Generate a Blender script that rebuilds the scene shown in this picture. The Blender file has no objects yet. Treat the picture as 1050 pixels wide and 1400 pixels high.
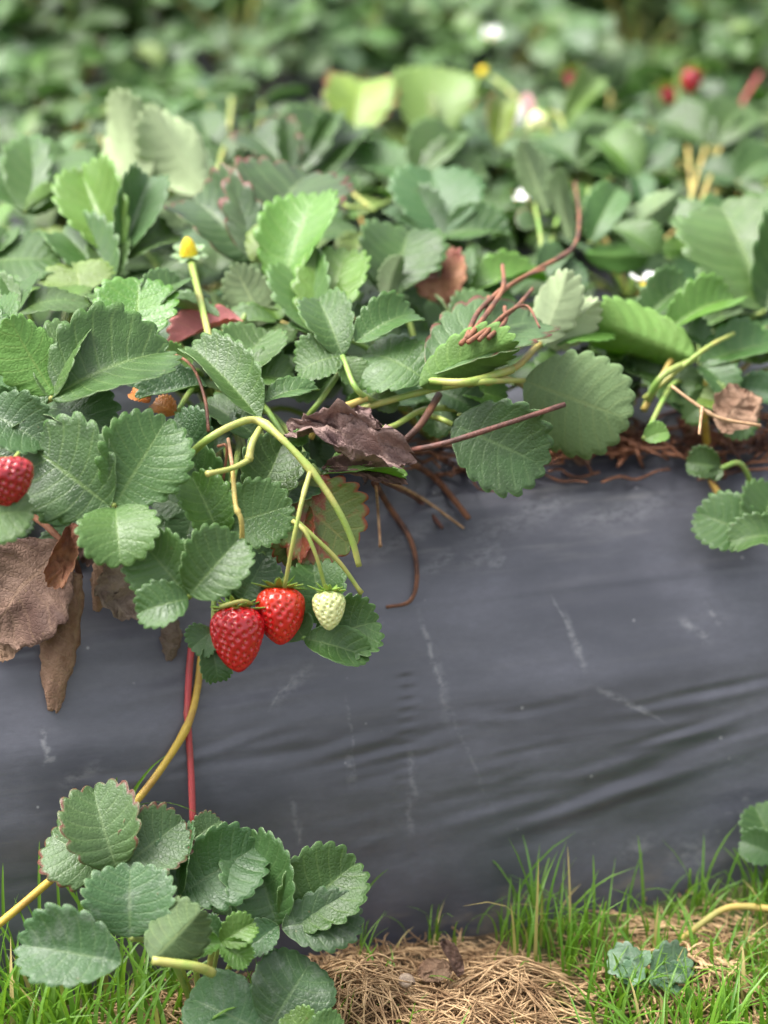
import bpy, math, random
import numpy as np
from mathutils import Vector, Matrix, noise

random.seed(7); RNG = np.random.default_rng(7)
R = math.radians
SC = bpy.context.scene
COL = SC.collection

# ------------------------------------------------------------------ camera
PITCH = R(22.5); CAM_Z = 0.743; FPX = 1400 * 35 / 17.3
cam_d = bpy.data.cameras.new('camera'); cam = bpy.data.objects.new('camera', cam_d); COL.objects.link(cam)
cam.location = (0, 0, CAM_Z); cam.rotation_euler = (math.pi / 2 - PITCH, 0, 0)
cam_d.sensor_fit = 'VERTICAL'; cam_d.sensor_height = 17.3; cam_d.lens = 35
cam_d.clip_start = 0.02; cam_d.clip_end = 300
cam_d.dof.use_dof = True; cam_d.dof.focus_distance = 1.185; cam_d.dof.aperture_fstop = 1.75
SC.camera = cam

# ------------------------------------------------------------------ sky, sun, exposure (overcast)
SUN_EL, SUN_AZ = R(62), R(-82)
world = bpy.data.worlds.new('World'); SC.world = world; world.use_nodes = True
wn = world.node_tree; bg = wn.nodes['Background']
sky = wn.nodes.new('ShaderNodeTexSky'); sky.sky_type = 'NISHITA'; sky.sun_disc = False
sky.sun_elevation = SUN_EL; sky.sun_rotation = SUN_AZ; sky.dust_density = 6.0; sky.air_density = 1.0
hs = wn.nodes.new('ShaderNodeHueSaturation'); hs.inputs['Saturation'].default_value = 0.28
wn.links.new(sky.outputs['Color'], hs.inputs['Color']); wn.links.new(hs.outputs['Color'], bg.inputs['Color'])
bg.inputs['Strength'].default_value = 0.14
sun_d = bpy.data.lights.new('sun', 'SUN'); sun_o = bpy.data.objects.new('sun', sun_d); COL.objects.link(sun_o)
sun_d.energy = 1.5; sun_d.angle = R(40); sun_d.color = (1.0, 0.965, 0.92)
sun_dir = Vector((math.sin(SUN_AZ) * math.cos(SUN_EL), math.cos(SUN_AZ) * math.cos(SUN_EL), math.sin(SUN_EL)))
sun_o.rotation_euler = sun_dir.to_track_quat('Z', 'Y').to_euler(); sun_o.location = (0, 0, 5)
SC.view_settings.view_transform = 'Standard'; SC.view_settings.look = 'None'
SC.view_settings.gamma = 1; SC.view_settings.exposure = 1.74
SC.cycles.use_denoising = True
SC.cycles.max_bounces = 8; SC.cycles.transmission_bounces = 6

# ------------------------------------------------------------------ pixel <-> world helpers
CP, SP = math.cos(PITCH), math.sin(PITCH)
FWD, UPV, RGT = Vector((0, CP, -SP)), Vector((0, SP, CP)), Vector((1, 0, 0))
CAM = Vector((0, 0, CAM_Z))
def px2w(px, py, d):
    return CAM + FWD * d + RGT * ((px - 525) / FPX * d) + UPV * ((700 - py) / FPX * d)
def w2px(p):
    v = p - CAM; d = v.dot(FWD)
    return 525 + v.dot(RGT) / d * FPX, 700 - v.dot(UPV) / d * FPX, d
def camvec(x, y, z):
    return RGT * x + UPV * y - FWD * z

# bed frame: s along the row, t across it, away from the camera
YAW = R(15.5); SDIR = Vector((math.cos(YAW), math.sin(YAW), 0)); TDIR = Vector((-math.sin(YAW), math.cos(YAW), 0))
BED0 = Vector((-0.0114, 1.09, 0))
PROF = [(-0.004, -0.03), (0.0, 0.0), (0.008, 0.05), (0.018, 0.10), (0.032, 0.147), (0.052, 0.188),
        (0.078, 0.22), (0.11, 0.243), (0.15, 0.257), (0.21, 0.266), (0.45, 0.272)]
BEDW = 0.92
PT = [p[0] for p in PROF]; PZ = [p[1] for p in PROF]
def prof_z(t):
    if t > BEDW / 2: t = BEDW - t
    return float(np.interp(t, PT, PZ))
def bedpt(s, t, h=0.0):
    return BED0 + SDIR * s + TDIR * t + Vector((0, 0, prof_z(t) + h))
def to_st(p):
    v = p - BED0
    return v.dot(SDIR), v.dot(TDIR)
def surf_depth(px, py):
    r = px2w(px, py, 1.0) - CAM
    d = 0.9
    while d < 3.0:
        p = CAM + r * d; s, t = to_st(p)
        g = prof_z(t) if -0.004 < t < BEDW + 0.004 else 0.0
        if p.z <= max(g, 0.0): return d
        d += 0.002
    return d
TABPY = [0, 50, 100, 150, 200, 300, 400, 500, 600, 700, 800, 900, 1100, 1200, 1300, 1400]
TABD = [2.45, 2.2, 1.98, 1.83, 1.70, 1.48, 1.365, 1.28, 1.225, 1.205, 1.20, 1.195, 1.205, 1.19, 1.185, 1.18]
def dd(px, py, off=0.0):
    d = float(np.interp(py, TABPY, TABD))
    return d + 0.277 * ((px - 525) / FPX * d) - off
def C(px, py, off=0.0): return px2w(px, py, dd(px, py, off))          # a point of the canopy seen at that pixel
def S(px, py, off=0.0): return px2w(px, py, surf_depth(px, py) - off)  # a point on the bed or ground seen at that pixel

# ------------------------------------------------------------------ materials
def new_mat(name):
    m = bpy.data.materials.new(name); m.use_nodes = True
    nt = m.node_tree; b = nt.nodes['Principled BSDF']
    return m, nt, b, nt.nodes['Material Output']
def N(nt, typ, **kw):
    n = nt.nodes.new(typ)
    for k, v in kw.items(): setattr(n, k, v)
    return n
def math_(nt, op, a, b=None, c=None, clamp=False):
    n = nt.nodes.new('ShaderNodeMath'); n.operation = op; n.use_clamp = clamp
    for i, v in enumerate((a, b, c)):
        if v is None: continue
        if isinstance(v, (int, float)): n.inputs[i].default_value = v
        else: nt.links.new(v, n.inputs[i])
    return n.outputs[0]
def mixc(nt, f, a, b, mode='MIX'):
    n = nt.nodes.new('ShaderNodeMix'); n.data_type = 'RGBA'; n.blend_type = mode; n.clamp_factor = True
    for sock, v in ((n.inputs[0], f), (n.inputs[6], a), (n.inputs[7], b)):
        if isinstance(v, (int, float)): sock.default_value = v
        elif isinstance(v, tuple): sock.default_value = v if len(v) == 4 else (*v, 1)
        else: nt.links.new(v, sock)
    return n.outputs[2]
def maprange(nt, v, a, b, c=0.0, d=1.0, smooth=True):
    n = nt.nodes.new('ShaderNodeMapRange'); n.interpolation_type = 'SMOOTHSTEP' if smooth else 'LINEAR'
    nt.links.new(v, n.inputs[0])
    for i, x in enumerate((a, b, c, d)): n.inputs[i + 1].default_value = x
    return n.outputs[0]
def noise_(nt, vec, scale, detail=3, rough=0.55, out='Fac'):
    n = nt.nodes.new('ShaderNodeTexNoise'); n.inputs['Scale'].default_value = scale
    n.inputs['Detail'].default_value = detail; n.inputs['Roughness'].default_value = rough
    if vec is not None: nt.links.new(vec, n.inputs['Vector'])
    return n.outputs[out]
def scaled(nt, vec, sc):
    n = nt.nodes.new('ShaderNodeMapping'); n.inputs['Scale'].default_value = sc
    nt.links.new(vec, n.inputs['Vector']); return n.outputs[0]

def leaf_mat(name, base, vein, trans, tw=0.27, rough=0.42, edge=None, blotch=None, dust=0.0, spec=0.5, vis=0.45, bump=0.45):
    m, nt, b, out = new_mat(name)
    at = N(nt, 'ShaderNodeAttribute', attribute_name='leafc')
    sp = N(nt, 'ShaderNodeSeparateXYZ'); nt.links.new(at.outputs['Vector'], sp.inputs[0])
    u, ph, yy = sp.outputs
    au = math_(nt, 'ABSOLUTE', u)
    geo0 = N(nt, 'ShaderNodeNewGeometry'); wob = math_(nt, 'MULTIPLY', math_(nt, 'SUBTRACT', noise_(nt, geo0.outputs['Position'], 60, 2), 0.5), 0.42)
    fr = math_(nt, 'FRACT', math_(nt, 'ADD', ph, wob))
    lat = math_(nt, 'ABSOLUTE', math_(nt, 'SUBTRACT', fr, 0.5))
    latv = math_(nt, 'MULTIPLY', maprange(nt, lat, 0.02, 0.11, 1, 0), maprange(nt, au, 0.75, 1.0, 1, 0.1))
    mid = maprange(nt, au, 0.012, 0.06, 1, 0)
    v = math_(nt, 'MAXIMUM', math_(nt, 'MULTIPLY', latv, 0.55), mid)
    oi = N(nt, 'ShaderNodeObjectInfo'); geo = N(nt, 'ShaderNodeNewGeometry'); pos = geo.outputs['Position']
    hsv = N(nt, 'ShaderNodeHueSaturation')
    hsv.inputs['Color'].default_value = (*base, 1)
    nt.links.new(maprange(nt, oi.outputs['Random'], 0, 1, 0.482, 0.515, False), hsv.inputs['Hue'])
    r2 = math_(nt, 'FRACT', math_(nt, 'MULTIPLY', oi.outputs['Random'], 7.31))
    nt.links.new(maprange(nt, r2, 0, 1, 0.58, 1.30, False), hsv.inputs['Value'])
    col = hsv.outputs[0]
    n1 = noise_(nt, pos, 55, 4)
    col = mixc(nt, maprange(nt, n1, 0.35, 0.7, 0.0, 0.45), col, tuple(c * 1.55 for c in base))
    n2 = noise_(nt, pos, 420, 3, 0.7)
    col = mixc(nt, maprange(nt, n2, 0.45, 0.75, 0.0, 0.3), col, tuple(c * 0.55 for c in base))
    if blotch:
        nb = noise_(nt, pos, 38, 4, 0.65)
        col = mixc(nt, maprange(nt, nb, 0.40, 0.68, 0, 0.9) if name.startswith('dry') else maprange(nt, nb, 0.5, 0.58, 0, 0.92), col, blotch)
    col = mixc(nt, math_(nt, 'MULTIPLY', v, vis), col, vein)
    if name.startswith('leaf') and not edge:
        col = mixc(nt, maprange(nt, au, 0.93, 1.0, 0, 0.35), col, tuple(min(1, c * 2.6 + .02) for c in base))
    if edge:
        ne = noise_(nt, pos, 90, 3)
        e = math_(nt, 'ADD', au, math_(nt, 'MULTIPLY', math_(nt, 'SUBTRACT', ne, 0.5), 0.35))
        col = mixc(nt, maprange(nt, e, 0.9, 1.0, 0, 0.85), col, edge)
    # tiny blemishes on the blade
    vo = N(nt, 'ShaderNodeTexVoronoi'); vo.inputs['Scale'].default_value = 130; nt.links.new(pos, vo.inputs['Vector'])
    nsp = noise_(nt, pos, 30, 2)
    spot = math_(nt, 'MULTIPLY', maprange(nt, vo.outputs['Distance'], 0.05, 0.11, 1, 0), maprange(nt, nsp, 0.56, 0.66))
    col = mixc(nt, math_(nt, 'MULTIPLY', spot, 0.6), col, (0.16, 0.11, 0.05))
    if dust:
        nd = noise_(nt, pos, 70, 5, 0.7)
        col = mixc(nt, maprange(nt, nd, 0.48, 0.72, 0, dust), col, (0.42, 0.43, 0.40))
    nt.links.new(col, b.inputs['Base Color'])
    nt.links.new(maprange(nt, n1, 0.3, 0.7, rough - 0.07, rough + 0.12), b.inputs['Roughness'])
    b.inputs['Specular IOR Level'].default_value = spec
    # fine relief: tertiary veins
    v3 = N(nt, 'ShaderNodeTexVoronoi'); v3.feature = 'DISTANCE_TO_EDGE'; v3.inputs['Scale'].default_value = 390
    nt.links.new(pos, v3.inputs['Vector'])
    h = math_(nt, 'ADD', math_(nt, 'MULTIPLY', maprange(nt, v3.outputs['Distance'], 0, 0.22), 0.5),
              math_(nt, 'MULTIPLY', math_(nt, 'MAXIMUM', latv, mid), -0.4))
    h = math_(nt, 'ADD', h, math_(nt, 'MULTIPLY', noise_(nt, pos, 260, 2), 0.6))
    bp = N(nt, 'ShaderNodeBump'); bp.inputs['Strength'].default_value = bump; bp.inputs['Distance'].default_value = 0.0006
    nt.links.new(h, bp.inputs['Height']); nt.links.new(bp.outputs[0], b.inputs['Normal'])
    tr = N(nt, 'ShaderNodeBsdfTranslucent'); tr.inputs['Color'].default_value = (*trans, 1)
    if edge or blotch: nt.links.new(mixc(nt, 0.5, col, trans), tr.inputs['Color'])
    mx = N(nt, 'ShaderNodeMixShader'); mx.inputs[0].default_value = tw
    nt.links.new(b.outputs[0], mx.inputs[1]); nt.links.new(tr.outputs[0], mx.inputs[2])
    nt.links.new(mx.outputs[0], out.inputs['Surface'])
    return m

TR = (0.20, 0.42, 0.05)
M = {}
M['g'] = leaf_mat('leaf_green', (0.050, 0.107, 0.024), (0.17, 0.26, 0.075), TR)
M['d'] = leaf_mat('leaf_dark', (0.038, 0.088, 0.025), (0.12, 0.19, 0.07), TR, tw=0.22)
M['b'] = leaf_mat('leaf_fresh', (0.084, 0.178, 0.030), (0.22, 0.33, 0.08), (0.28, 0.5, 0.05), tw=0.32, rough=0.34)
M['y'] = leaf_mat('leaf_yellow_green', (0.10, 0.165, 0.03), (0.21, 0.27, 0.065), (0.21, 0.30, 0.04), tw=0.25)
M['r'] = leaf_mat('leaf_red_edged', (0.056, 0.108, 0.036), (0.19, 0.27, 0.11), TR, edge=(0.16, 0.03, 0.03))
M['yr'] = leaf_mat('leaf_yellow_red_edged', (0.18, 0.26, 0.04), (0.33, 0.36, 0.09), (0.4, 0.45, 0.06), edge=(0.28, 0.03, 0.04))
M['u'] = leaf_mat('leaf_underside', (0.19, 0.265, 0.13), (0.27, 0.34, 0.15), (0.26, 0.42, 0.09), tw=0.32, rough=0.6, spec=0.25, vis=0.75)
M['ub'] = leaf_mat('leaf_underside_bright', (0.10, 0.20, 0.045), (0.17, 0.28, 0.07), (0.2, 0.38, 0.04), tw=0.3, rough=0.55, spec=0.25, vis=0.9, bump=0.5)
M['ud'] = leaf_mat('leaf_underside_dull', (0.10, 0.155, 0.065), (0.17, 0.23, 0.09), (0.16, 0.28, 0.05), tw=0.22, rough=0.6, spec=0.25, vis=0.7)
M['up'] = leaf_mat('leaf_underside_pale', (0.34, 0.42, 0.23), (0.42, 0.50, 0.28), (0.34, 0.46, 0.14), tw=0.35, rough=0.6, spec=0.25, vis=0.7, bump=0.3)
M['dust'] = leaf_mat('leaf_dusty', (0.042, 0.094, 0.032), (0.15, 0.23, 0.09), TR, dust=0.22)
M['pink'] = leaf_mat('leaf_pink', (0.62, 0.24, 0.23), (0.6, 0.34, 0.22), (0.6, 0.2, 0.1), edge=(0.50, 0.12, 0.07))
M['orange'] = leaf_mat('leaf_orange', (0.55, 0.17, 0.015), (0.6, 0.35, 0.05), (0.6, 0.25, 0.02))
M['redleaf'] = leaf_mat('leaf_turning_red', (0.10, 0.15, 0.035), (0.32, 0.28, 0.08), (0.4, 0.3, 0.05), blotch=(0.26, 0.055, 0.03), edge=(0.30, 0.05, 0.03))
DRY = (0.25, 0.12, 0.06)
M['dry'] = leaf_mat('dry_leaf_brown', (0.150, 0.092, 0.070), (0.23, 0.15, 0.10), DRY, tw=0.12, rough=0.72, spec=0.2, blotch=(0.075, 0.042, 0.034), bump=0.8)
M['drytan'] = leaf_mat('dry_leaf_tan', (0.25, 0.16, 0.105), (0.33, 0.23, 0.15), DRY, tw=0.15, rough=0.75, spec=0.2, blotch=(0.17, 0.09, 0.055), bump=0.8)
M['drypur'] = leaf_mat('dry_leaf_purple', (0.20, 0.132, 0.115), (0.27, 0.19, 0.15), DRY, tw=0.08, rough=0.68, spec=0.3, blotch=(0.085, 0.046, 0.046), bump=0.8)
M['drygrey'] = leaf_mat('dry_leaf_grey', (0.21, 0.16, 0.13), (0.26, 0.2, 0.15), DRY, tw=0.1, rough=0.8, spec=0.15, blotch=(0.11, 0.075, 0.06), bump=0.8)
M['dryred'] = leaf_mat('dry_leaf_red', (0.22, 0.07, 0.045), (0.3, 0.13, 0.07), DRY, tw=0.15, rough=0.65, blotch=(0.38, 0.19, 0.09), bump=0.7)
M['weed'] = leaf_mat('weed_leaf', (0.10, 0.19, 0.10), (0.2, 0.3, 0.15), TR, dust=0.3)

def plain(name, base, rough=0.5, spec=0.4, var=None, scale=60, sss=0.0, bump=0.0, bscale=400, randval=False):
    m, nt, b, out = new_mat(name)
    geo = N(nt, 'ShaderNodeNewGeometry')
    n1 = noise_(nt, geo.outputs['Position'], scale, 4, 0.6)
    col = mixc(nt, maprange(nt, n1, 0.38, 0.64), base, var or tuple(c * 0.65 for c in base))
    if randval:
        oi = N(nt, 'ShaderNodeObjectInfo'); h = N(nt, 'ShaderNodeHueSaturation')
        nt.links.new(maprange(nt, oi.outputs['Random'], 0, 1, 0.7, 1.3, False), h.inputs['Value'])
        nt.links.new(col, h.inputs['Color']); col = h.outputs[0]
    nt.links.new(col, b.inputs['Base Color'])
    b.inputs['Roughness'].default_value = rough; b.inputs['Specular IOR Level'].default_value = spec
    if sss:
        b.inputs['Subsurface Weight'].default_value = sss
        b.inputs['Subsurface Radius'].default_value = (1.0, 0.5, 0.25); b.inputs['Subsurface Scale'].default_value = 0.003
    if bump:
        bp = N(nt, 'ShaderNodeBump'); bp.inputs['Strength'].default_value = bump; bp.inputs['Distance'].default_value = 0.0008
        nt.links.new(noise_(nt, geo.outputs['Position'], bscale, 3), bp.inputs['Height']); nt.links.new(bp.outputs[0], b.inputs['Normal'])
    return m
M['stalk'] = plain('stalk_green', (0.22, 0.31, 0.065), 0.45, 0.4, (0.36, 0.34, 0.10), 45, 0.1, 0.3, 700)
M['stalkg'] = plain('stalk_mid_green', (0.17, 0.29, 0.06), 0.45, 0.4, (0.25, 0.30, 0.08), 50, 0.1, 0.2, 700)
M['stalky'] = plain('stalk_tan', (0.42, 0.30, 0.08), 0.5, 0.35, (0.30, 0.27, 0.08), 60, 0.05, 0.4, 500)
M['stalkr'] = plain('runner_red', (0.42, 0.055, 0.06), 0.45, 0.4, (0.30, 0.06, 0.05), 60, 0.1, 0.3, 600)
M['runy'] = plain('runner_yellow', (0.47, 0.33, 0.055), 0.5, 0.35, (0.36, 0.22, 0.05), 70, 0.1, 0.4, 600)
M['stem_brown'] = plain('stem_brown', (0.20, 0.085, 0.045), 0.6, 0.3, (0.075, 0.034, 0.024), 45, 0, 0.7, 900, True)
M['stem_dark'] = plain('stem_dark', (0.075, 0.035, 0.027), 0.55, 0.35, (0.15, 0.06, 0.045), 90, 0, 0.7, 800)
M['stem_tan'] = plain('stem_tan', (0.42, 0.27, 0.15), 0.65, 0.25, (0.27, 0.15, 0.08), 110, 0, 0.6, 800)
M['straw'] = plain('straw_tan', (0.52, 0.35, 0.19), 0.7, 0.25, (0.22, 0.13, 0.065), 70, 0, 0.4, 900)
M['sepal'] = plain('sepal_green', (0.20, 0.34, 0.05), 0.5, 0.35, (0.13, 0.25, 0.04), 90, 0.1)
M['sepalg'] = plain('sepal_grey_green', (0.17, 0.26, 0.12), 0.55, 0.3, (0.24, 0.34, 0.19), 90, 0.1)
M['petal'] = plain('petal_white', (0.82, 0.82, 0.78), 0.5, 0.3, (0.75, 0.74, 0.68), 90, 0.2)
M['petalpink'] = plain('petal_pink', (0.62, 0.30, 0.32), 0.5, 0.3, (0.55, 0.36, 0.33), 90, 0.2)
M['cone'] = plain('cone_yellow', (0.80, 0.62, 0.03), 0.5, 0.3, (0.72, 0.50, 0.02), 300, 0.2, 0.9, 1500)
M['shell'] = plain('shell_tan', (0.36, 0.27, 0.19), 0.45, 0.4, (0.24, 0.17, 0.12), 200, 0, 0.4, 700)
M['seed'] = plain('seed_gold', (0.50, 0.16, 0.04), 0.4, 0.5, (0.42, 0.08, 0.03), 500)
M['seedg'] = plain('seed_pale', (0.55, 0.52, 0.10), 0.45, 0.4, (0.42, 0.45, 0.10), 500)

def berry_mat(name, base, var, tip=None):
    m, nt, b, out = new_mat(name)
    tc = N(nt, 'ShaderNodeTexCoord'); sp = N(nt, 'ShaderNodeSeparateXYZ'); nt.links.new(tc.outputs['Object'], sp.inputs[0])
    n1 = noise_(nt, tc.outputs['Object'], 45, 3)
    col = mixc(nt, maprange(nt, n1, 0.35, 0.65), base, var)
    if tip: col = mixc(nt, maprange(nt, sp.outputs[2], -0.002, 0.010, 0, 0.55), col, tip)
    nt.links.new(col, b.inputs['Base Color'])
    b.inputs['Roughness'].default_value = 0.22; b.inputs['Specular IOR Level'].default_value = 0.5
    b.inputs['Subsurface Weight'].default_value = 0.12; b.inputs['Subsurface Radius'].default_value = (1.0, 0.25, 0.12)
    b.inputs['Coat Weight'].default_value = 0.35; b.inputs['Coat Roughness'].default_value = 0.12
    b.inputs['Subsurface Scale'].default_value = 0.003
    bp = N(nt, 'ShaderNodeBump'); bp.inputs['Strength'].default_value = 0.12; bp.inputs['Distance'].default_value = 0.0005
    nt.links.new(noise_(nt, tc.outputs['Object'], 600, 2), bp.inputs['Height']); nt.links.new(bp.outputs[0], b.inputs['Normal'])
    return m
M['berry'] = berry_mat('berry_red', (0.46, 0.007, 0.012), (0.38, 0.005, 0.010))
M['berry2'] = berry_mat('berry_orange_red', (0.54, 0.012, 0.010), (0.48, 0.010, 0.010), (0.60, 0.05, 0.016))
M['berrydeep'] = berry_mat('berry_deep', (0.30, 0.006, 0.012), (0.24, 0.004, 0.010))
M['berryg'] = berry_mat('berry_unripe', (0.55, 0.60, 0.24), (0.60, 0.62, 0.30), (0.50, 0.58, 0.20))

# black plastic film
def face_sz(px, py):
    p = S(px, py); return to_st(p)[0], p.z
SCUFFS = []
for (px_, py_, dg, ln_, w_, am_) in ((592, 905, 100, .035, .0016, .9), (605, 940, 95, .03, .003, .35), (785, 878, 105, .022, .0020, .9), (772, 850, 110, .02, .0008, .8), (850, 955, -28, .03, .0016, .6), (880, 972, -30, .02, .0008, .7), (62, 1020, 95, .012, .0016, .9),
        (68, 1040, 10, .006, .0015, .7), (400, 935, 35, .022, .0035, .5), (385, 945, 40, .016, .0010, .8), (480, 1010, 92, .03, .0009, .5), (565, 1060, 94, .02, .0022, .7), (478, 1050, 90, .014, .0025, .5), (560, 1110, 90, .02, .002, .5),
        (640, 1030, 110, .05, .0012, .35), (660, 760, 15, .02, .003, .5), (680, 768, 10, .008, .0018, .9), (745, 690, 5, .03, .004, .5), (600, 770, 20, .02, .003, .5), (950, 860, -35, .016, .0022, .8), (975, 840, -60, .012, .0015, .8), (110, 1060, 20, .02, .004, .3),
        (405, 1115, 95, .016, .0018, .5), (410, 1140, 80, .01, .0012, .6), (870, 1160, 20, .02, .006, .5), (940, 1165, 10, .02, .008, .5), (730, 1250, 15, .03, .006, .6), (1020, 1090, 90, .004, .003, .8), (560, 730, 12, .05, .004, .35), (700, 715, 8, .05, .005, .35), (850, 700, 5, .05, .005, .4)):
    q_ = face_sz(px_, py_); SCUFFS.append((q_[0], q_[1], R(dg), ln_, w_ * 1.7, am_ * .7))
def plastic_mat():
    m, nt, b, out = new_mat('black_plastic_film')
    tc = N(nt, 'ShaderNodeTexCoord'); ob = tc.outputs['Object']
    sp = N(nt, 'ShaderNodeSeparateXYZ'); nt.links.new(ob, sp.inputs[0])
    cloud = noise_(nt, scaled(nt, ob, (7, 12, 12)), 1.0, 6, 0.6)
    streak = noise_(nt, scaled(nt, ob, (9, 60, 130)), 1.0, 5, 0.65)
    fine = noise_(nt, scaled(nt, ob, (140, 260, 260)), 1.0, 4, 0.7)
    up = maprange(nt, sp.outputs[2], 0.19, 0.245)
    dust = math_(nt, 'MULTIPLY', maprange(nt, cloud, 0.30, 0.66), maprange(nt, fine, 0.3, 0.75, 0.6, 1.0))
    st = math_(nt, 'MULTIPLY', maprange(nt, streak, 0.52, 0.68), maprange(nt, up, 0, 1, 0.12, 0.8, False))
    col = mixc(nt, math_(nt, 'MULTIPLY', dust, 0.8), (0.046, 0.047, 0.060), (0.116, 0.117, 0.146))  # patchy dust; base and dust greyed up to carry the sky reflection
    col = mixc(nt, math_(nt, 'MULTIPLY', st, 0.55), col, (0.17, 0.165, 0.165))
    # scuffs: streaks at their own places (s, z, angle, half length, half width, strength)
    sc = None
    for (qs, qz, an, hl, hw_, am) in SCUFFS:
        ds_ = math_(nt, 'SUBTRACT', sp.outputs[0], qs); dz_ = math_(nt, 'SUBTRACT', sp.outputs[2], qz)
        c_, n_ = math.cos(an), math.sin(an)
        wv = math_(nt, 'MULTIPLY', math_(nt, 'SUBTRACT', noise_(nt, ob, 90, 4), 0.5), 0.007)
        pa = math_(nt, 'ABSOLUTE', math_(nt, 'ADD', math_(nt, 'MULTIPLY', ds_, c_), math_(nt, 'MULTIPLY', dz_, n_)))
        pe = math_(nt, 'ABSOLUTE', math_(nt, 'ADD', wv, math_(nt, 'SUBTRACT', math_(nt, 'MULTIPLY', dz_, c_), math_(nt, 'MULTIPLY', ds_, n_))))
        a = math_(nt, 'MULTIPLY', maprange(nt, pa, hl * .3, hl, am, 0), maprange(nt, pe, 0, hw_, 1, 0))
        sc = a if sc is None else math_(nt, 'MAXIMUM', sc, a)
    sc = math_(nt, 'MULTIPLY', sc, maprange(nt, fine, 0.36, 0.62))
    hair = noise_(nt, scaled(nt, ob, (5, 90, 110)), 1.0, 2, 0.4)
    ha = maprange(nt, math_(nt, 'ABSOLUTE', math_(nt, 'SUBTRACT', hair, 0.5)), 0.0, 0.006, 1, 0)
    ha = math_(nt, 'MULTIPLY', ha, math_(nt, 'MULTIPLY', maprange(nt, cloud, 0.55, 0.7), maprange(nt, fine, 0.42, 0.6)))
    sc = math_(nt, 'MAXIMUM', sc, math_(nt, 'MULTIPLY', ha, 0.5))
    vo = N(nt, 'ShaderNodeTexVoronoi'); vo.inputs['Scale'].default_value = 70; nt.links.new(ob, vo.inputs['Vector'])
    sel = noise_(nt, ob, 33, 2)
    speck = math_(nt, 'MULTIPLY', maprange(nt, vo.outputs['Distance'], 0.04, 0.10, 1, 0), maprange(nt, sel, 0.55, 0.6))
    sc = math_(nt, 'MAXIMUM', sc, speck)
    col = mixc(nt, math_(nt, 'MULTIPLY', sc, 0.6), col, (0.36, 0.36, 0.37))
    mud = noise_(nt, scaled(nt, ob, (18, 30, 40)), 1.0, 5, 0.7)
    lowm = math_(nt, 'MULTIPLY', maprange(nt, sp.outputs[2], 0.0, 0.04, 1, 0), maprange(nt, mud, 0.48, 0.66))
    col = mixc(nt, math_(nt, 'MULTIPLY', lowm, 0.7), col, (0.15, 0.125, 0.10))
    nt.links.new(col, b.inputs['Base Color'])
    rg = math_(nt, 'ADD', maprange(nt, cloud, 0.3, 0.7, 0.34, 0.47), math_(nt, 'MULTIPLY', st, 0.12))
    nt.links.new(math_(nt, 'ADD', rg, math_(nt, 'MULTIPLY', lowm, 0.3)), b.inputs['Roughness'])
    b.inputs['Specular IOR Level'].default_value = 0.75
    hh = math_(nt, 'ADD', math_(nt, 'MULTIPLY', streak, 0.22), math_(nt, 'MULTIPLY', noise_(nt, scaled(nt, ob, (18, 40, 45)), 1.0, 3), 0.5))
    hh = math_(nt, 'ADD', hh, math_(nt, 'MULTIPLY', fine, 0.08))
    bp = N(nt, 'ShaderNodeBump'); bp.inputs['Strength'].default_value = 0.22; bp.inputs['Distance'].default_value = 0.003
    nt.links.new(hh, bp.inputs['Height']); nt.links.new(bp.outputs[0], b.inputs['Normal'])
    return m
M['plastic'] = plastic_mat()
def soil_mat():
    m, nt, b, out = new_mat('soil')
    geo = N(nt, 'ShaderNodeNewGeometry'); p = geo.outputs['Position']
    a = noise_(nt, p, 22, 6, 0.65); c = noise_(nt, p, 160, 4, 0.7)
    col = mixc(nt, maprange(nt, a, 0.35, 0.65), (0.055, 0.038, 0.024), (0.12, 0.085, 0.05))
    col = mixc(nt, maprange(nt, c, 0.52, 0.72, 0, 0.6), col, (0.22, 0.16, 0.09))
    g = noise_(nt, p, 5, 3)
    col = mixc(nt, maprange(nt, g, 0.42, 0.6, 0, 0.6), col, (0.05, 0.085, 0.02))
    nt.links.new(col, b.inputs['Base Color']); b.inputs['Roughness'].default_value = 0.95; b.inputs['Specular IOR Level'].default_value = 0.15
    bp = N(nt, 'ShaderNodeBump'); bp.inputs['Strength'].default_value = 0.9; bp.inputs['Distance'].default_value = 0.008
    nt.links.new(math_(nt, 'ADD', a, math_(nt, 'MULTIPLY', c, 0.4)), bp.inputs['Height']); nt.links.new(bp.outputs[0], b.inputs['Normal'])
    return m
M['soil'] = soil_mat()
def grass_mat():
    m, nt, b, out = new_mat('grass_blade')
    at = N(nt, 'ShaderNodeAttribute', attribute_name='tint')
    geo = N(nt, 'ShaderNodeNewGeometry')
    col = mixc(nt, at.outputs['Fac'], (0.062, 0.172, 0.014), (0.165, 0.31, 0.036))
    col = mixc(nt, maprange(nt, at.outputs['Fac'], 0.9, 0.95), col, (0.42, 0.33, 0.13))
    nt.links.new(col, b.inputs['Base Color']); b.inputs['Roughness'].default_value = 0.4; b.inputs['Specular IOR Level'].default_value = 0.4
    tr = N(nt, 'ShaderNodeBsdfTranslucent'); nt.links.new(mixc(nt, 0.6, col, (0.3, 0.55, 0.03)), tr.inputs['Color'])
    mx = N(nt, 'ShaderNodeMixShader'); mx.inputs[0].default_value = 0.35
    nt.links.new(b.outputs[0], mx.inputs[1]); nt.links.new(tr.outputs[0], mx.inputs[2]); nt.links.new(mx.outputs[0], out.inputs['Surface'])
    return m
M['grass'] = grass_mat()

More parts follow.
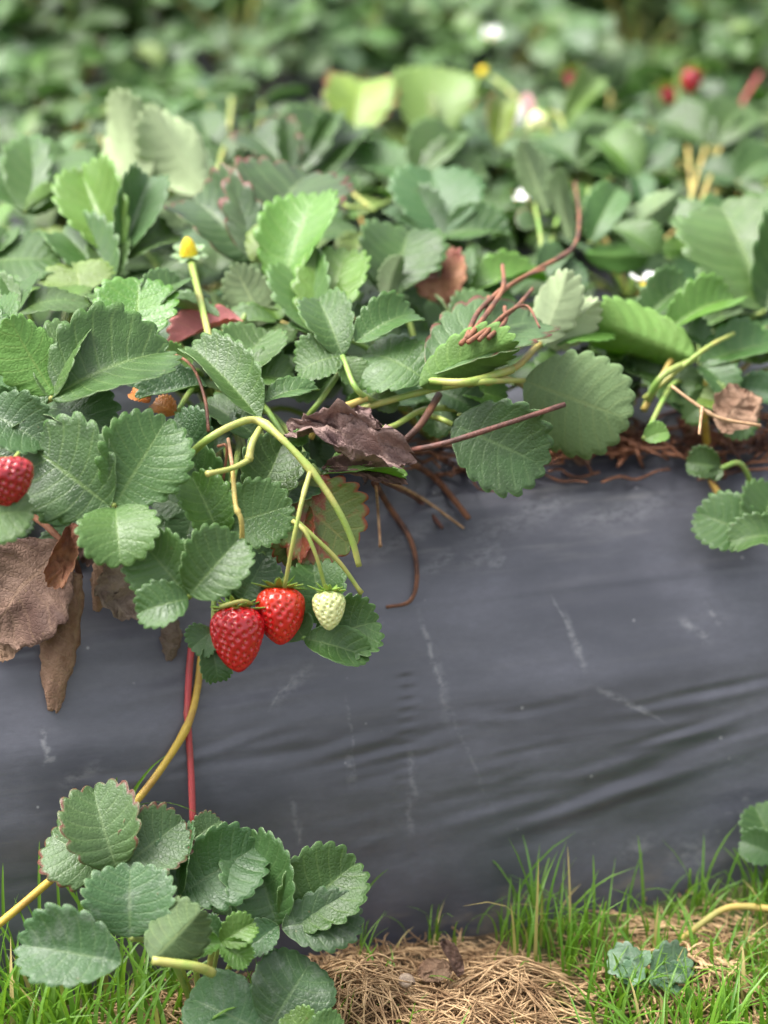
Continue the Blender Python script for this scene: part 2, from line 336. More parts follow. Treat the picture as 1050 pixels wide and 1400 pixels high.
# ------------------------------------------------------------------ mesh helpers
def mesh_obj(name, verts, faces, mats, parent=None, smooth=True, midx=None, attr=None, loc=None):
    me = bpy.data.meshes.new(name)
    me.from_pydata([tuple(v) for v in verts], [], [tuple(f) for f in faces])
    for m in (mats if isinstance(mats, (list, tuple)) else [mats]): me.materials.append(m)
    if midx is not None: me.polygons.foreach_set('material_index', np.asarray(midx, dtype=np.int32))
    if smooth: me.polygons.foreach_set('use_smooth', np.ones(len(me.polygons), dtype=bool))
    if attr is not None:
        for an, (typ, data) in attr.items():
            a = me.attributes.new(an, typ, 'POINT')
            a.data.foreach_set('vector' if typ == 'FLOAT_VECTOR' else 'value', np.asarray(data, dtype=np.float32).ravel())
    me.update()
    o = bpy.data.objects.new(name, me); COL.objects.link(o)
    if parent is not None: o.parent = parent
    if loc is not None: o.location = loc
    return o
def thing(name, loc, label, cat, group=None):
    o = bpy.data.objects.new(name, None); COL.objects.link(o); o.location = loc; o.empty_display_size = 0.02
    tag(o, label, cat, group); return o
def tag(o, label, cat, group=None):
    o['label'] = label; o['category'] = cat
    if group: o['group'] = group
    return o

def catmull(pts, per=6):
    P = [np.array(p, float) for p in pts]
    if len(P) == 2: return [P[0] + (P[1] - P[0]) * i / per for i in range(per + 1)]
    Q = [2 * P[0] - P[1]] + P + [2 * P[-1] - P[-2]]; out = []
    for i in range(1, len(Q) - 2):
        p0, p1, p2, p3 = Q[i - 1:i + 3]
        for k in range(per):
            t = k / per
            out.append(0.5 * (2 * p1 + (p2 - p0) * t + (2 * p0 - 5 * p1 + 4 * p2 - p3) * t * t + (3 * p1 - p0 - 3 * p2 + p3) * t ** 3))
    out.append(P[-1]); return out
def tube(pts, r0, r1=None, seg=7, per=6, wob=0.0, nodes=(), verts=None, faces=None):
    """swept tube; r0..r1 radii; nodes = [(fraction, swelling)]"""
    V = verts if verts is not None else []; F = faces if faces is not None else []
    L = catmull(pts, per); n = len(L); r1 = r0 if r1 is None else r1
    T = [L[min(i + 1, n - 1)] - L[max(i - 1, 0)] for i in range(n)]
    T = [t / (np.linalg.norm(t) + 1e-9) for t in T]
    a = np.array([0.3, 0.2, 0.9]); nrm = np.cross(T[0], a); nrm /= np.linalg.norm(nrm) + 1e-9
    b0 = len(V)
    for i in range(n):
        nrm = nrm - T[i] * nrm.dot(T[i]); nrm /= np.linalg.norm(nrm) + 1e-9
        bi = np.cross(T[i], nrm); f = i / (n - 1); r = r0 + (r1 - r0) * f
        for (nf, sw) in nodes: r *= 1 + sw * math.exp(-((f - nf) / 0.035) ** 2)
        if wob: r *= 1 + wob * (random.random() - 0.5)
        for k in range(seg):
            an = 2 * math.pi * k / seg
            V.append(L[i] + (nrm * math.cos(an) + bi * math.sin(an)) * r)
    for i in range(n - 1):
        for k in range(seg):
            k2 = (k + 1) % seg
            F.append((b0 + i * seg + k, b0 + i * seg + k2, b0 + (i + 1) * seg + k2, b0 + (i + 1) * seg + k))
    F.append(tuple(b0 + k for k in reversed(range(seg)))); F.append(tuple(b0 + (n - 1) * seg + k for k in range(seg)))
    return V, F

def leaflet_geo(nt=8, rpt=4, nc=6, hw=0.46, fold=0.25, kx=0.0, ky=0.5, wave=0.03, pk=0.006, amp=0.056, twist=0.0,
                crumple=0.0, seed=0, tear=0.0, thick=0.006, roundness=0.35, tip_round=1.0):
    """one toothed leaflet, base at the origin, tip at (0,1,0), upper face to +z; real thickness, two faces"""
    rs = np.random.default_rng(seed); ph0, ph1 = rs.uniform(0, 6.28, 2); asy = rs.uniform(-0.05, 0.05)
    Srow = nt * rpt + 1; s = np.linspace(0.0, 1.0, Srow); s[0] = 0.012
    th = math.pi * s ** 0.93
    yo = 0.5 * (1 - np.cos(th)); xo = hw * np.sin(th) ** tip_round * np.sin(th / 2) ** roundness * 1.10
    xo[-1] = 0.0
    t = (nt * s) % 1.0
    tooth = np.sin(math.pi * t) ** 0.8 + 0.55 * (t - 0.5) * (np.sin(math.pi * t) > 0.1)
    ramp = np.clip((s - 0.2) / 0.15, 0, 1)
    toothv = rs.uniform(0.75, 1.25, nt + 1)[np.clip((nt * s).astype(int), 0, nt)]
    dx, dy = xo, yo - 0.42; dl = np.hypot(dx, dy) + 1e-6
    off = amp * ramp * (tooth * toothv - 0.62)
    m = 0.965 * s ** 1.35
    V = []; A = []
    for side in (1, -1):
        w_s = 1 + side * asy
        toff = off * rs.uniform(0.85, 1.15, len(off))
        if tear: toff = toff - tear * np.clip(rs.normal(0, 1, len(off)), 0, 2) * ramp
        ox = np.maximum(xo * w_s + toff * dx / dl, 0.0); oy = yo + toff * dy / dl
        for i in range(Srow):
            for j in range(nc + 1):
                if side == -1 and j == 0: continue
                u = j / nc
                x = side * ox[i] * u; y = m[i] + (oy[i] - m[i]) * u - 0.035 * math.sin(math.pi * u) * math.sin(math.pi * s[i])
                bump_ = 1 - 2.2 * math.exp(-(((nt * s[i]) % 1.0 - 0.5) / 0.17) ** 2) * (math.sin(math.pi * min(u * 1.05, 1)) ** 0.7) * (1 if s[i] > 0.12 else 0.3)
                z = pk * bump_ + wave * u * u * math.sin(9.5 * s[i] + (ph0 if side > 0 else ph1)) * math.sin(math.pi * s[i])
                z += 0.02 * u * math.sin(3.1 * y + ph1)
                V.append((x, y, z)); A.append((side * u, nt * s[i], s[i]))
    V = np.array(V); A = np.array(A); n1 = Srow * (nc + 1)
    def vid(side, i, j):
        if j == 0: return i * (nc + 1)
        return i * (nc + 1) + j if side > 0 else n1 + i * nc + (j - 1)
    x, y, z = V[:, 0].copy(), V[:, 1].copy(), V[:, 2].copy()
    ax = np.abs(x); sg = np.sign(x)
    # cup / roll across, then V-fold on the midrib
    if abs(kx) > 1e-3:
        x2 = np.sin(kx * ax) / kx; z = z * np.cos(kx * ax) + (1 - np.cos(kx * ax)) / kx
        ax = x2 - 0.0
    fs = np.clip(ax / 0.05, 0, 1) * 0 + fold
    ax2 = ax * np.cos(fs) - z * np.sin(fs) * np.clip(ax / 0.08, 0, 1); z = ax * np.sin(fs) + z * np.cos(fs); x = sg * ax2
    if twist:
        ca, sa = np.cos(twist * y), np.sin(twist * y); x, z = x * ca - z * sa, x * sa + z * ca
    if abs(ky) > 1e-3:
        yy = (1.0 / ky - 0.0 + z) ; ang = ky * y
        y2 = np.sin(ang) * (1 / ky + z); z2 = np.cos(ang) * (1 / ky + z) - 1 / ky
        y, z = y2, z2
    if crumple:
        for k in range(len(x)):
            q = Vector((x[k] * 3.1 + seed, y[k] * 3.1, z[k] * 3.1))
            d1 = noise.noise_vector(q); d2 = noise.noise_vector(q * 2.7)
            d3 = noise.noise_vector(q * 6.3); x[k] += crumple * (d1.x + 0.45 * d2.x + .2 * d3.x); y[k] += 0.6 * crumple * (d1.y + 0.45 * d2.y + .2 * d3.y); z[k] += crumple * (1.3 * d1.z + 0.7 * d2.z + .35 * d3.z)
        b = (x[0], y[0], z[0]); x -= b[0]; y -= b[1]; z -= b[2]
    ti = vid(1, Srow - 1, 0)
    a = math.atan2(z[ti], y[ti]); l = math.hypot(z[ti], y[ti]); ca, sa = math.cos(-a), math.sin(-a)
    y, z = (y * ca - z * sa) / l, (y * sa + z * ca) / l
    V = np.stack([x, y, z], 1)
    F = []
    for side in (1, -1):
        for i in range(Srow - 1):
            for j in range(nc):
                q = (vid(side, i, j), vid(side, i, j + 1), vid(side, i + 1, j + 1), vid(side, i + 1, j))
                F.append(q if side > 0 else q[::-1])
    Fa = np.array(F); fn = np.cross(V[Fa[:, 2]] - V[Fa[:, 0]], V[Fa[:, 3]] - V[Fa[:, 1]])
    vn = np.zeros_like(V)
    for k in range(4): np.add.at(vn, Fa[:, k], fn)
    vn /= np.linalg.norm(vn, axis=1)[:, None] + 1e-12
    nv = len(V); V2 = np.vstack([V, V - vn * thick]); A2 = np.vstack([A, A])
    faces = [tuple(f) for f in F] + [tuple(int(q) + nv for q in f[::-1]) for f in F]
    rim = [vid(1, i, nc) for i in range(Srow)] + [vid(-1, i, nc) for i in range(Srow - 1, -1, -1)]
    for k in range(len(rim) - 1):
        a_, b_ = rim[k], rim[k + 1]; faces.append((b_, a_, a_ + nv, b_ + nv))
    midx = [0] * len(F) + [1] * (len(F) + len(rim) - 1)
    return V2, faces, midx, A2

def leaflet_matrix(p0, p1, n, w):
    a = p1 - p0; L = a.length; ay = a / L
    n = (n - ay * n.dot(ay)).normalized(); sx = ay.cross(n).normalized()
    mm = Matrix.Identity(4)
    for r in range(3):
        mm[r][0] = sx[r] * L * w / 0.92; mm[r][1] = ay[r] * L; mm[r][2] = n[r] * L; mm[r][3] = p0[r]
    return mm
def mesh_from_geo(name, geo, mt, mu):
    V, F, midx, A = geo
    me = bpy.data.meshes.new(name); me.from_pydata(V.tolist(), [], F)
    me.materials.append(M[mt]); me.materials.append(M[mu])
    me.polygons.foreach_set('material_index', np.array(midx, dtype=np.int32))
    me.polygons.foreach_set('use_smooth', np.ones(len(F), dtype=bool))
    at = me.attributes.new('leafc', 'FLOAT_VECTOR', 'POINT'); at.data.foreach_set('vector', A.astype(np.float32).ravel())
    me.update(); return me
UNDER = {'g': 'u', 'd': 'u', 'b': 'ub', 'y': 'y', 'r': 'u', 'yr': 'yr', 'dust': 'u', 'pink': 'pink', 'orange': 'orange', 'redleaf': 'redleaf'}

# ------------------------------------------------------------------ setting: ground, film-covered beds
gx = np.concatenate([[-120, -30, -8, -3], np.arange(-1.2, 1.6, 0.03), [3, 8, 30, 120]])
gy = np.concatenate([[-120, -30, -8, -2, 0], np.arange(0.4, 1.25, 0.03), np.arange(1.3, 4, 0.12), [6, 12, 40, 120]])
gv, gf = [], []
for y in gy:
    for x in gx:
        z = 0.012 * noise.noise(Vector((x * 9, y * 9, 0))) + 0.006 * noise.noise(Vector((x * 31, y * 31, 4))) if abs(x) < 2 and 0.3 < y < 4 else 0.0
        gv.append((x, y, z - 0.004))
nx = len(gx)
for j in range(len(gy) - 1):
    for i in range(nx - 1): gf.append((j * nx + i, j * nx + i + 1, (j + 1) * nx + i + 1, (j + 1) * nx + i))
ground = mesh_obj('ground', gv, gf, M['soil']); ground['kind'] = 'structure'

# film: grid over (s, arc position); wrinkles are real relief
arc_t = np.concatenate([np.linspace(-0.004, 0.008, 12), np.linspace(0.0093, 0.06, 84), np.linspace(0.0612, 0.15, 44), np.linspace(0.16, 0.46, 22)])
pz_s = np.array([prof_z(t) for t in arc_t])
k_ = np.ones(7) / 7
pz_s[6:-6] = np.convolve(pz_s, k_, 'same')[6:-6]
arc = np.concatenate([[0], np.cumsum(np.hypot(np.diff(arc_t), np.diff(pz_s)))])
rw = random.Random(11)
WR = []
def img_st(px, py):
    p = S(px, py); s, t = to_st(p); return s, float(np.interp(t, arc_t, arc)) if t > 0.009 else float(np.interp(p.z, pz_s[:100], arc[:100]))
for _ in range(90):   # small tension wrinkles low on the face
    WR.append((rw.uniform(-0.3, 0.5), rw.uniform(0.05, 0.17), rw.uniform(-0.05, 0.22), rw.uniform(0.012, 0.04), rw.uniform(0.0016, 0.0036), rw.choice((-1, 1)) * rw.uniform(0.0002, 0.0008)))
for (px, py, sl, ln, wd, am) in ((880, 1085, 0.2, 0.10, 0.009, 0.0055), (800, 1120, 0.22, 0.12, 0.008, -0.004), (900, 1060, 0.25, 0.08, 0.006, 0.0035), (720, 1105, 0.12, 0.07, 0.007, 0.003),
                                 (620, 1095, 0.12, 0.035, 0.004, -0.0022), (600, 1185, 0.18, 0.03, 0.004, 0.0022), (560, 1210, 0.15, 0.035, 0.005, 0.0022), (880, 1030, 0.22, 0.08, 0.006, 0.003),
                                 (500, 1040, 0.1, 0.05, 0.005, -0.0016), (350, 960, 0.05, 0.06, 0.006, 0.002), (960, 1190, 0.3, 0.07, 0.01, 0.005), (860, 1190, 0.3, 0.05, 0.007, -0.004),
                                 (690, 1270, 0.3, 0.05, 0.006, 0.006), (300, 930, 0.1, 0.08, 0.008, 0.003), (620, 700, 0.02, 0.14, 0.006, 0.0025), (700, 670, 0.0, 0.16, 0.005, 0.002)):
    s_, q_ = img_st(px, py); WR.append((s_, q_, sl, ln * .8, wd * .6, am * .3))
SEAM_S = img_st(562, 1120)[0]
def make_film(name, off_t, s_rng, step, detail, label):
    s_f = np.concatenate([np.arange(s_rng[0], -0.36, 0.05), np.arange(-0.36, 0.56, step), np.arange(0.58, s_rng[1], 0.05)]) if detail else np.arange(s_rng[0], s_rng[1], 0.05)
    at = np.concatenate([arc_t, BEDW - arc_t[::-1]]); az = np.concatenate([pz_s, pz_s[::-1]]); aq = np.concatenate([arc, arc[-1] + 0.3 + arc])
    Sg, Q = np.meshgrid(s_f, aq); disp = np.zeros_like(Sg)
    if detail:
        for (s0, q0, sl, ln, wd, am) in WR:
            e = (Q - q0 - sl * (Sg - s0)) / wd
            disp += am * np.exp(-e * e) * np.exp(-((Sg - s0) / ln) ** 2) - 0.5 * am * np.exp(-((e - 1.6) ** 2)) * np.exp(-((Sg - s0) / ln) ** 2)
        e = (Sg - SEAM_S - 0.004 * np.sin(Q * 40)) / 0.0035
        disp += -0.0012 * np.exp(-e * e) * (0.5 + 0.5 * np.sin(Q * 900)) * ((Q > 0.03) & (Q < 0.2))
    V = []
    for r in range(len(at)):
        dz = az[min(r + 1, len(at) - 1)] - az[max(r - 1, 0)]; dt = at[min(r + 1, len(at) - 1)] - at[max(r - 1, 0)]
        ln = math.hypot(dz, dt); nt_, nz_ = -dz / ln, dt / ln
        for c in range(len(s_f)):
            lf = 0.0016 * noise.noise(Vector((s_f[c] * 6, at[r] * 14, az[r] * 12 + off_t))) * min(1, max(0, az[r] / 0.05))
            d = disp[r, c] + lf
            V.append((s_f[c], at[r] + nt_ * d, az[r] + nz_ * d))
    nc = len(s_f); F = [(r * nc + c, r * nc + c + 1, (r + 1) * nc + c + 1, (r + 1) * nc + c) for r in range(len(at) - 1) for c in range(nc - 1)]
    o = mesh_obj(name, V, F, M['plastic']); o.location = BED0 + TDIR * off_t; o.rotation_euler = (0, 0, YAW)
    tag(o, label, 'plastic sheet'); return o
make_film('plastic_mulch_film', 0.0, (-1.6, 2.4), 0.004, True, 'scuffed black plastic film wrapped over the raised bed with the ripe strawberries')
make_film('plastic_mulch_film', 1.00, (-2.0, 3.4), 0.05, False, 'black plastic film over the raised bed behind, almost hidden by leaves')

# ------------------------------------------------------------------ plants
LEAF_SEED = [100]
def nvec(n): return camvec(n[0], n[1], 1.0).normalized()
class Plant:
    def __init__(self, crown, label, group=None, name='strawberry_plant', cat='strawberry plant'):
        self.c = crown; self.o = thing(name, crown, label, cat, group)
    def stalk(self, pts, r0, r1=None, mat='stalk', name='leaf_stalk', nodes=(), seg=8, per=6, parent=None):
        V, F = tube([p - self.c for p in pts], r0, r1, seg, per, 0.06, nodes)
        return mesh_obj(name, V, F, M[mat], parent or self.o)
    def leaflet(self, parent, p0, p1, n, w, mat, under=False, mu=None, **geo):
        LEAF_SEED[0] += 1
        if under: n = -n
        me = mesh_from_geo('leaflet', leaflet_geo(seed=LEAF_SEED[0], **geo), mat, mu or UNDER.get(mat, 'u'))
        o = bpy.data.objects.new('leaflet', me); COL.objects.link(o); o.parent = parent
        o.matrix_local = Matrix.Translation(-self.c) @ leaflet_matrix(p0, p1, n, w)
        return o
    def leaf(self, j, leaflets, off=0.0, pet=None, mat='g', smat='stalkg', r=0.0016, depth=None):
        """j = pixel of the joint; leaflets = [(tip px, tip py, width ratio, (nx, ny), options)]"""
        d0 = dd(j[0], j[1], off) if depth is None else depth
        J = px2w(j[0], j[1], d0)
        if pet: P = [px2w(q[0], q[1], dd(q[0], q[1], off + (q[2] if len(q) > 2 else 0))) for q in pet]
        else:
            c = self.c; mid = (J + c) * 0.5 + Vector((0, 0, 0.012 + 0.1 * (J - c).length))
            P = [c, mid, J] if (J - c).length > 0.03 else [c, J]
        if (P[-1] - J).length > 1e-4: P = P + [J]
        st = self.stalk(P, r * 1.25, r, smat)
        for lf in leaflets:
            tx, ty, w, n = lf[:4]; opt = dict(lf[4]) if len(lf) > 4 else {}
            b = opt.pop('b', None); m_ = opt.pop('m', mat); un = opt.pop('under', False); mu = opt.pop('mu', None); oo = opt.pop('off', 0.0)
            n_old = n
            if ty < 600 and j[1] < 600 and not un: n = (n[0], n[1] + .4)
            nv = nvec(n); P0 = J
            if b is not None:
                rr = px2w(b[0], b[1], 1.0) - CAM; P0 = px2w(b[0], b[1], d0 - oo)
            elif oo: P0 = px2w(j[0], j[1], d0 - oo)
            ray = px2w(tx, ty, 1.0) - CAM; den = ray.dot(nv)
            P1 = CAM + ray * ((P0 - CAM).dot(nv) / den)
            if n is not n_old:
                no = nvec(n_old); Q1 = CAM + ray * ((P0 - CAM).dot(no) / ray.dot(no)); vd = (P0 - CAM).normalized(); ap = []
                for PP, nn_ in ((Q1, no), (P1, nv)):
                    ax_ = (PP - P0).normalized(); sd_ = ax_.cross(nn_).normalized(); ap.append((sd_ - vd * sd_.dot(vd)).length / max(.2, (ax_ - vd * ax_.dot(vd)).length))
                w = max(.4, min(1.35, w * ap[0] / ap[1]))
            g = dict(rpt=5, nc=7, fold=random.uniform(.26, .5), kx=random.uniform(-0.3, 1.1), ky=random.uniform(0.3, 1.0), wave=random.uniform(0.025, 0.06), pk=random.uniform(0.001, 0.003), hw=0.46, nt=random.choice((9, 10, 10, 11)), twist=random.uniform(-0.15, 0.15))
            g.update(opt)
            self.leaflet(st, P0, P1, nv, w * (1.12 if w > .7 else 1.03) * (1 + .35 * (1 / math.cos(g['fold']) - 1) + .06), m_, un, mu, **g)
        return st

# low-detail leaflet pool shared by the filler leaves and the plants behind
POOL = []
for k in range(16):
    mt = ('g', 'g', 'd', 'g', 'b', 'g', 'r', 'g', 'd', 'g', 'y', 'g', 'g', 'b', 'dust', 'g')[k]
    POOL.append(mesh_from_geo('leaflet', leaflet_geo(nt=9, rpt=3, nc=4, seed=k + 1, fold=random.uniform(0.1, 0.5), kx=random.uniform(-0.4, 0.9), ky=random.uniform(0.1, 1.0), wave=0.04, pk=0.004), mt, UNDER.get(mt, 'u')))
def blocked(p, margin):
    px, py, d = w2px(p)
    if not (-60 < px < 1110): return False
    if py > 560 + 60 * (px > 480) : return True
    return d < dd(px, py) + margin
def filler(plant, n, rad=(0.05, 0.15), up=(0.25, 1.0), size=(0.045, 0.068), margin=0.03, check=True, rnd=random):
    made = 0; tries = 0
    while made < n and tries < n * 14:
        tries += 1
        az = rnd.uniform(0, 2 * math.pi); inc = rnd.uniform(*up); r = rnd.uniform(*rad)
        out = Vector((math.cos(az), math.sin(az), 0))
        J = plant.c + out * (r * math.sin(inc)) + Vector((0, 0, max(0.02, r * math.cos(inc))))
        nrm = (Vector((0, 0, 1)) + out * rnd.uniform(-0.15, 0.75) + Vector((rnd.uniform(-.35, .35), rnd.uniform(-.5, .2), 0))).normalized()
        fwd = (out - nrm * out.dot(nrm)).normalized(); side = fwd.cross(nrm)
        L = rnd.uniform(*size); specs = []
        for a in (-1.25, 0, 1.25):
            a += rnd.uniform(-0.15, 0.15); dr = (fwd * math.cos(a) + side * math.sin(a)).normalized()
            specs.append((J + dr * 0.003, J + dr * L * (1.0 if a == 0 else 0.94), (nrm + side * 0.25 * math.sin(a)).normalized()))
        if check and (blocked(J, margin) or any(blocked(q[1], margin) for q in specs)): continue
        mid = plant.c + out * (r * math.sin(inc) * 0.42) + Vector((0, 0, r * math.cos(inc) * 0.62))
        V, F = tube([Vector(), mid - plant.c, J - plant.c], 0.0019, 0.0012, 5, 4)
        st = mesh_obj('leaf_stalk', V, F, M[rnd.choice(('stalkg', 'stalk', 'stalkg', 'stalky'))], plant.o)
        for (p0, p1, nn) in specs:
            o = bpy.data.objects.new('leaflet', rnd.choice(POOL)); COL.objects.link(o); o.parent = st
            o.matrix_local = Matrix.Translation(-plant.c) @ leaflet_matrix(p0, p1, nn, rnd.uniform(0.8, 1.0))
        made += 1

def crown(px, t):
    lo, hi = -3.0, 4.0
    for _ in range(50):
        m_ = (lo + hi) / 2
        if w2px(bedpt(m_, t, 0.02))[0] < px: lo = m_
        else: hi = m_
    return bedpt(lo, t, 0.004)

U = dict(under=True)
# --- berries, calyx and flowers
def berry_geo(w, h, nseed, na=150, nv=78, dim=0.055, seed=0, lump=0.04, conic=1.7):
    rs = np.random.default_rng(seed)
    v = np.linspace(0.0, 1.0, nv) ** 1.0; v = 0.5 - 0.5 * np.cos(math.pi * v)
    def prof(v):
        q = np.clip((v - 0.30) / 0.70, 0, 1)
        return np.where(v < 0.30, np.sqrt(np.clip(1 - (1 - v / 0.30) ** 2, 0, 1)), np.clip(1 - q ** conic, 0, 1) ** 0.62)
    r = prof(v); zz = 0.5 - v
    zz = zz - 0.07 * np.exp(-(r / 0.35) ** 2) * (v < 0.2)
    an = np.linspace(0, 2 * math.pi, na, endpoint=False)
    RR, AN = np.meshgrid(r, an, indexing='ij'); ZZ = np.repeat(zz[:, None], na, 1)
    lum = 1 + lump * np.sin(2 * AN + 1.3 + seed) * np.sin(math.pi * ZZ + 1) + lump * 0.6 * np.sin(3 * AN + 2.1 * seed + 4 * ZZ)
    X = w / 2 * RR * np.cos(AN) * lum; Y = w / 2 * RR * np.sin(AN) * lum; Z = h * ZZ
    P = np.stack([X, Y, Z], -1).reshape(-1, 3)
    # seeds: golden spiral by area
    vf = np.linspace(0, 1, 400); rf = prof(vf); dl = np.hypot(np.gradient(rf * w / 2, vf), h); ar = np.cumsum(rf * dl); ar /= ar[-1]
    ks = (np.arange(nseed) + 0.5) / nseed * 0.985; sv = np.interp(ks, ar, vf)
    sa = np.arange(nseed) * 2.399963 + rs.normal(0, 0.09, nseed)
    sr = prof(sv); sz = 0.5 - sv
    sl = 1 + lump * np.sin(2 * sa + 1.3 + seed) * np.sin(math.pi * sz + 1) + lump * 0.6 * np.sin(3 * sa + 2.1 * seed + 4 * sz)
    Sd = np.stack([w / 2 * sr * np.cos(sa) * sl, w / 2 * sr * np.sin(sa) * sl, h * sz], -1)
    cen = np.array([0, 0, 0.05 * h]); sp = math.sqrt(w * h * 2.3 / nseed)
    D = np.sqrt(((P[:, None, :] - Sd[None]) ** 2).sum(-1)).min(1)
    nrm = P - cen; nrm[:, 2] *= (w / h) ** 2; nrm /= np.linalg.norm(nrm, axis=1)[:, None] + 1e-9
    P = P - nrm * (dim * w * np.exp(-(D / (0.30 * sp)) ** 2) - 0.012 * w)[:, None]
    F = []
    for i in range(nv - 1):
        for k in range(na):
            k2 = (k + 1) % na; F.append((i * na + k, (i + 1) * na + k, (i + 1) * na + k2, i * na + k2))
    ns = Sd - cen; ns[:, 2] *= (w / h) ** 2; ns /= np.linalg.norm(ns, axis=1)[:, None]
    SV, SF = [], []
    for p, n in zip(Sd, ns):
        dn = np.array([0, 0, -1.0]); dn = dn - n * dn.dot(n); dn /= np.linalg.norm(dn) + 1e-9; sd = np.cross(n, dn)
        p = p - n * (dim * 0.62 * w); a, b = 0.021 * w * 1.35, 0.021 * w; bi = len(SV)
        SV.append(p + n * b * 0.9)
        for k in range(6):
            t = k / 6 * 2 * math.pi; SV.append(p + dn * a * math.cos(t) + sd * b * 0.8 * math.sin(t) - n * b * 0.3)
        for k in range(6): SF.append((bi, bi + 1 + k, bi + 1 + (k + 1) % 6))
    return P, F, SV, SF
def sepals_geo(n, length, width, base_r, z0, rise, curl, rs):
    V, F = [], []
    for k in range(n):
        a = 2 * math.pi * k / n + rs.uniform(-0.15, 0.15); L = length * rs.uniform(0.8, 1.15); ri = rise + rs.uniform(-0.25, 0.25)
        o = np.array([math.cos(a), math.sin(a), 0]); sd = np.array([-math.sin(a), math.cos(a), 0]); b = len(V); n_ = 7
        for i in range(n_):
            f = i / (n_ - 1); rad = base_r + L * f * math.cos(ri * f); z = z0 + L * (math.sin(ri) * f + curl * f * f)
            wd = width * (math.sin(math.pi * min(0.25 + 0.75 * f, 1)) ** 0.8) + 0.0001
            for q in (-1, -0.5, 0, 0.5, 1):
                V.append(o * rad + sd * wd * q + np.array([0, 0, z + 0.25 * wd * q * q - 0.0]))
            for q in (1, 0.5, 0, -0.5, -1):
                V.append(o * rad + sd * wd * q * 0.96 + np.array([0, 0, z + 0.25 * wd * q * q - 0.0004]))
        for i in range(n_ - 1):
            for q in range(10):
                q2 = (q + 1) % 10; F.append((b + i * 10 + q, b + i * 10 + q2, b + (i + 1) * 10 + q2, b + (i + 1) * 10 + q))
    return V, F
def axis_matrix(pos, down):
    z = (-down).normalized(); x = Vector((1, 0, 0)).cross(z)
    x = Vector((0.3, 1, 0.2)).cross(z).normalized(); y = z.cross(x)
    m_ = Matrix.Identity(4)
    for r in range(3): m_[r][0], m_[r][1], m_[r][2], m_[r][3] = x[r], y[r], z[r], pos[r]
    return m_
def strawberry(plant, pos, down, w, h, mat, seedmat, nseed, label, seed=1, dim=0.055, sep=(11, 0.0135, 0.0024), detail=True, calyx=True, conic=1.7):
    P, F, SV, SF = berry_geo(w, h, nseed, 150 if detail else 60, 78 if detail else 34, dim, seed, conic=conic)
    o = mesh_obj('strawberry', P, F, M[mat], plant.o); o['label'] = label
    o.matrix_local = Matrix.Translation(-plant.c) @ axis_matrix(pos, down)
    if detail:
        s_ = mesh_obj('seeds', SV, SF, M[seedmat], o); s_['kind'] = 'stuff'
    if calyx:
        rs = random.Random(seed); V, F = sepals_geo(sep[0], sep[1], sep[2], 0.0022, h * 0.45, 0.05, 0.16, rs)
        V2, F2 = sepals_geo(5, sep[1] * 0.7, sep[2] * 0.8, 0.002, h * 0.46, 0.35, 0.25, rs); b = len(V)
        mesh_obj('calyx', V + V2, F + [tuple(q + b for q in f) for f in F2], M['sepal'], o)
    return o
def flower(plant, pos, up, cone=None, petals=0, petal_mat='petal', size=0.010, sepal_mat='sepalg', label=None, green=True):
    rs = random.Random(int(pos.x * 1e4)); V, F = [], []
    # receptacle: domed cone
    nr, na = 8, 14; cw, ch = cone or (0.0055, 0.010)
    for i in range(nr):
        f = i / (nr - 1); r = cw * (math.cos(f * math.pi / 2) ** 0.6); 
        for k in range(na): V.append((r * math.cos(2 * math.pi * k / na), r * math.sin(2 * math.pi * k / na), -0.002 + ch * f))
    F = [(i * na + k, i * na + (k + 1) % na, (i + 1) * na + (k + 1) % na, (i + 1) * na + k) for i in range(nr - 1) for k in range(na)]
    o = mesh_obj('flower', V, F, M['cone'], plant.o)
    if label: o['label'] = label
    o.matrix_local = Matrix.Translation(-plant.c) @ axis_matrix(pos, -up)
    if green:
        V, F = sepals_geo(9, size, 0.0036, 0.003, -0.003, 0.45, -0.25, rs); mesh_obj('sepals', V, F, M[sepal_mat], o)
        V2, F2 = tube([(0, 0, -0.008), (0, 0, -0.005), (0, 0, -0.0015)], 0.002, 0.0058, 10, 4); mesh_obj('receptacle_base', V2, F2, M['sepal'], o)
    for k in range(petals):
        a = 2 * math.pi * k / petals; L = size * 1.1; pv, pf = [], []
        for i in range(6):
            f = i / 5; wd = L * 0.5 * math.sin(math.pi * (0.12 + 0.82 * f)) ** 0.6
            for q in (-1, -0.4, 0.4, 1):
                rr = 0.004 + L * f; pv.append((rr * math.cos(a) - wd * q * math.sin(a), rr * math.sin(a) + wd * q * math.cos(a), 0.001 + 0.004 * f * f + 0.002 * q * q))
        pf = [(i * 4 + q, i * 4 + q + 1, (i + 1) * 4 + q + 1, (i + 1) * 4 + q) for i in range(5) for q in range(3)]
        po = mesh_obj('petal', pv, pf, M[petal_mat], o); sm = po.modifiers.new('thickness', 'SOLIDIFY'); sm.thickness = 0.0003
    return o

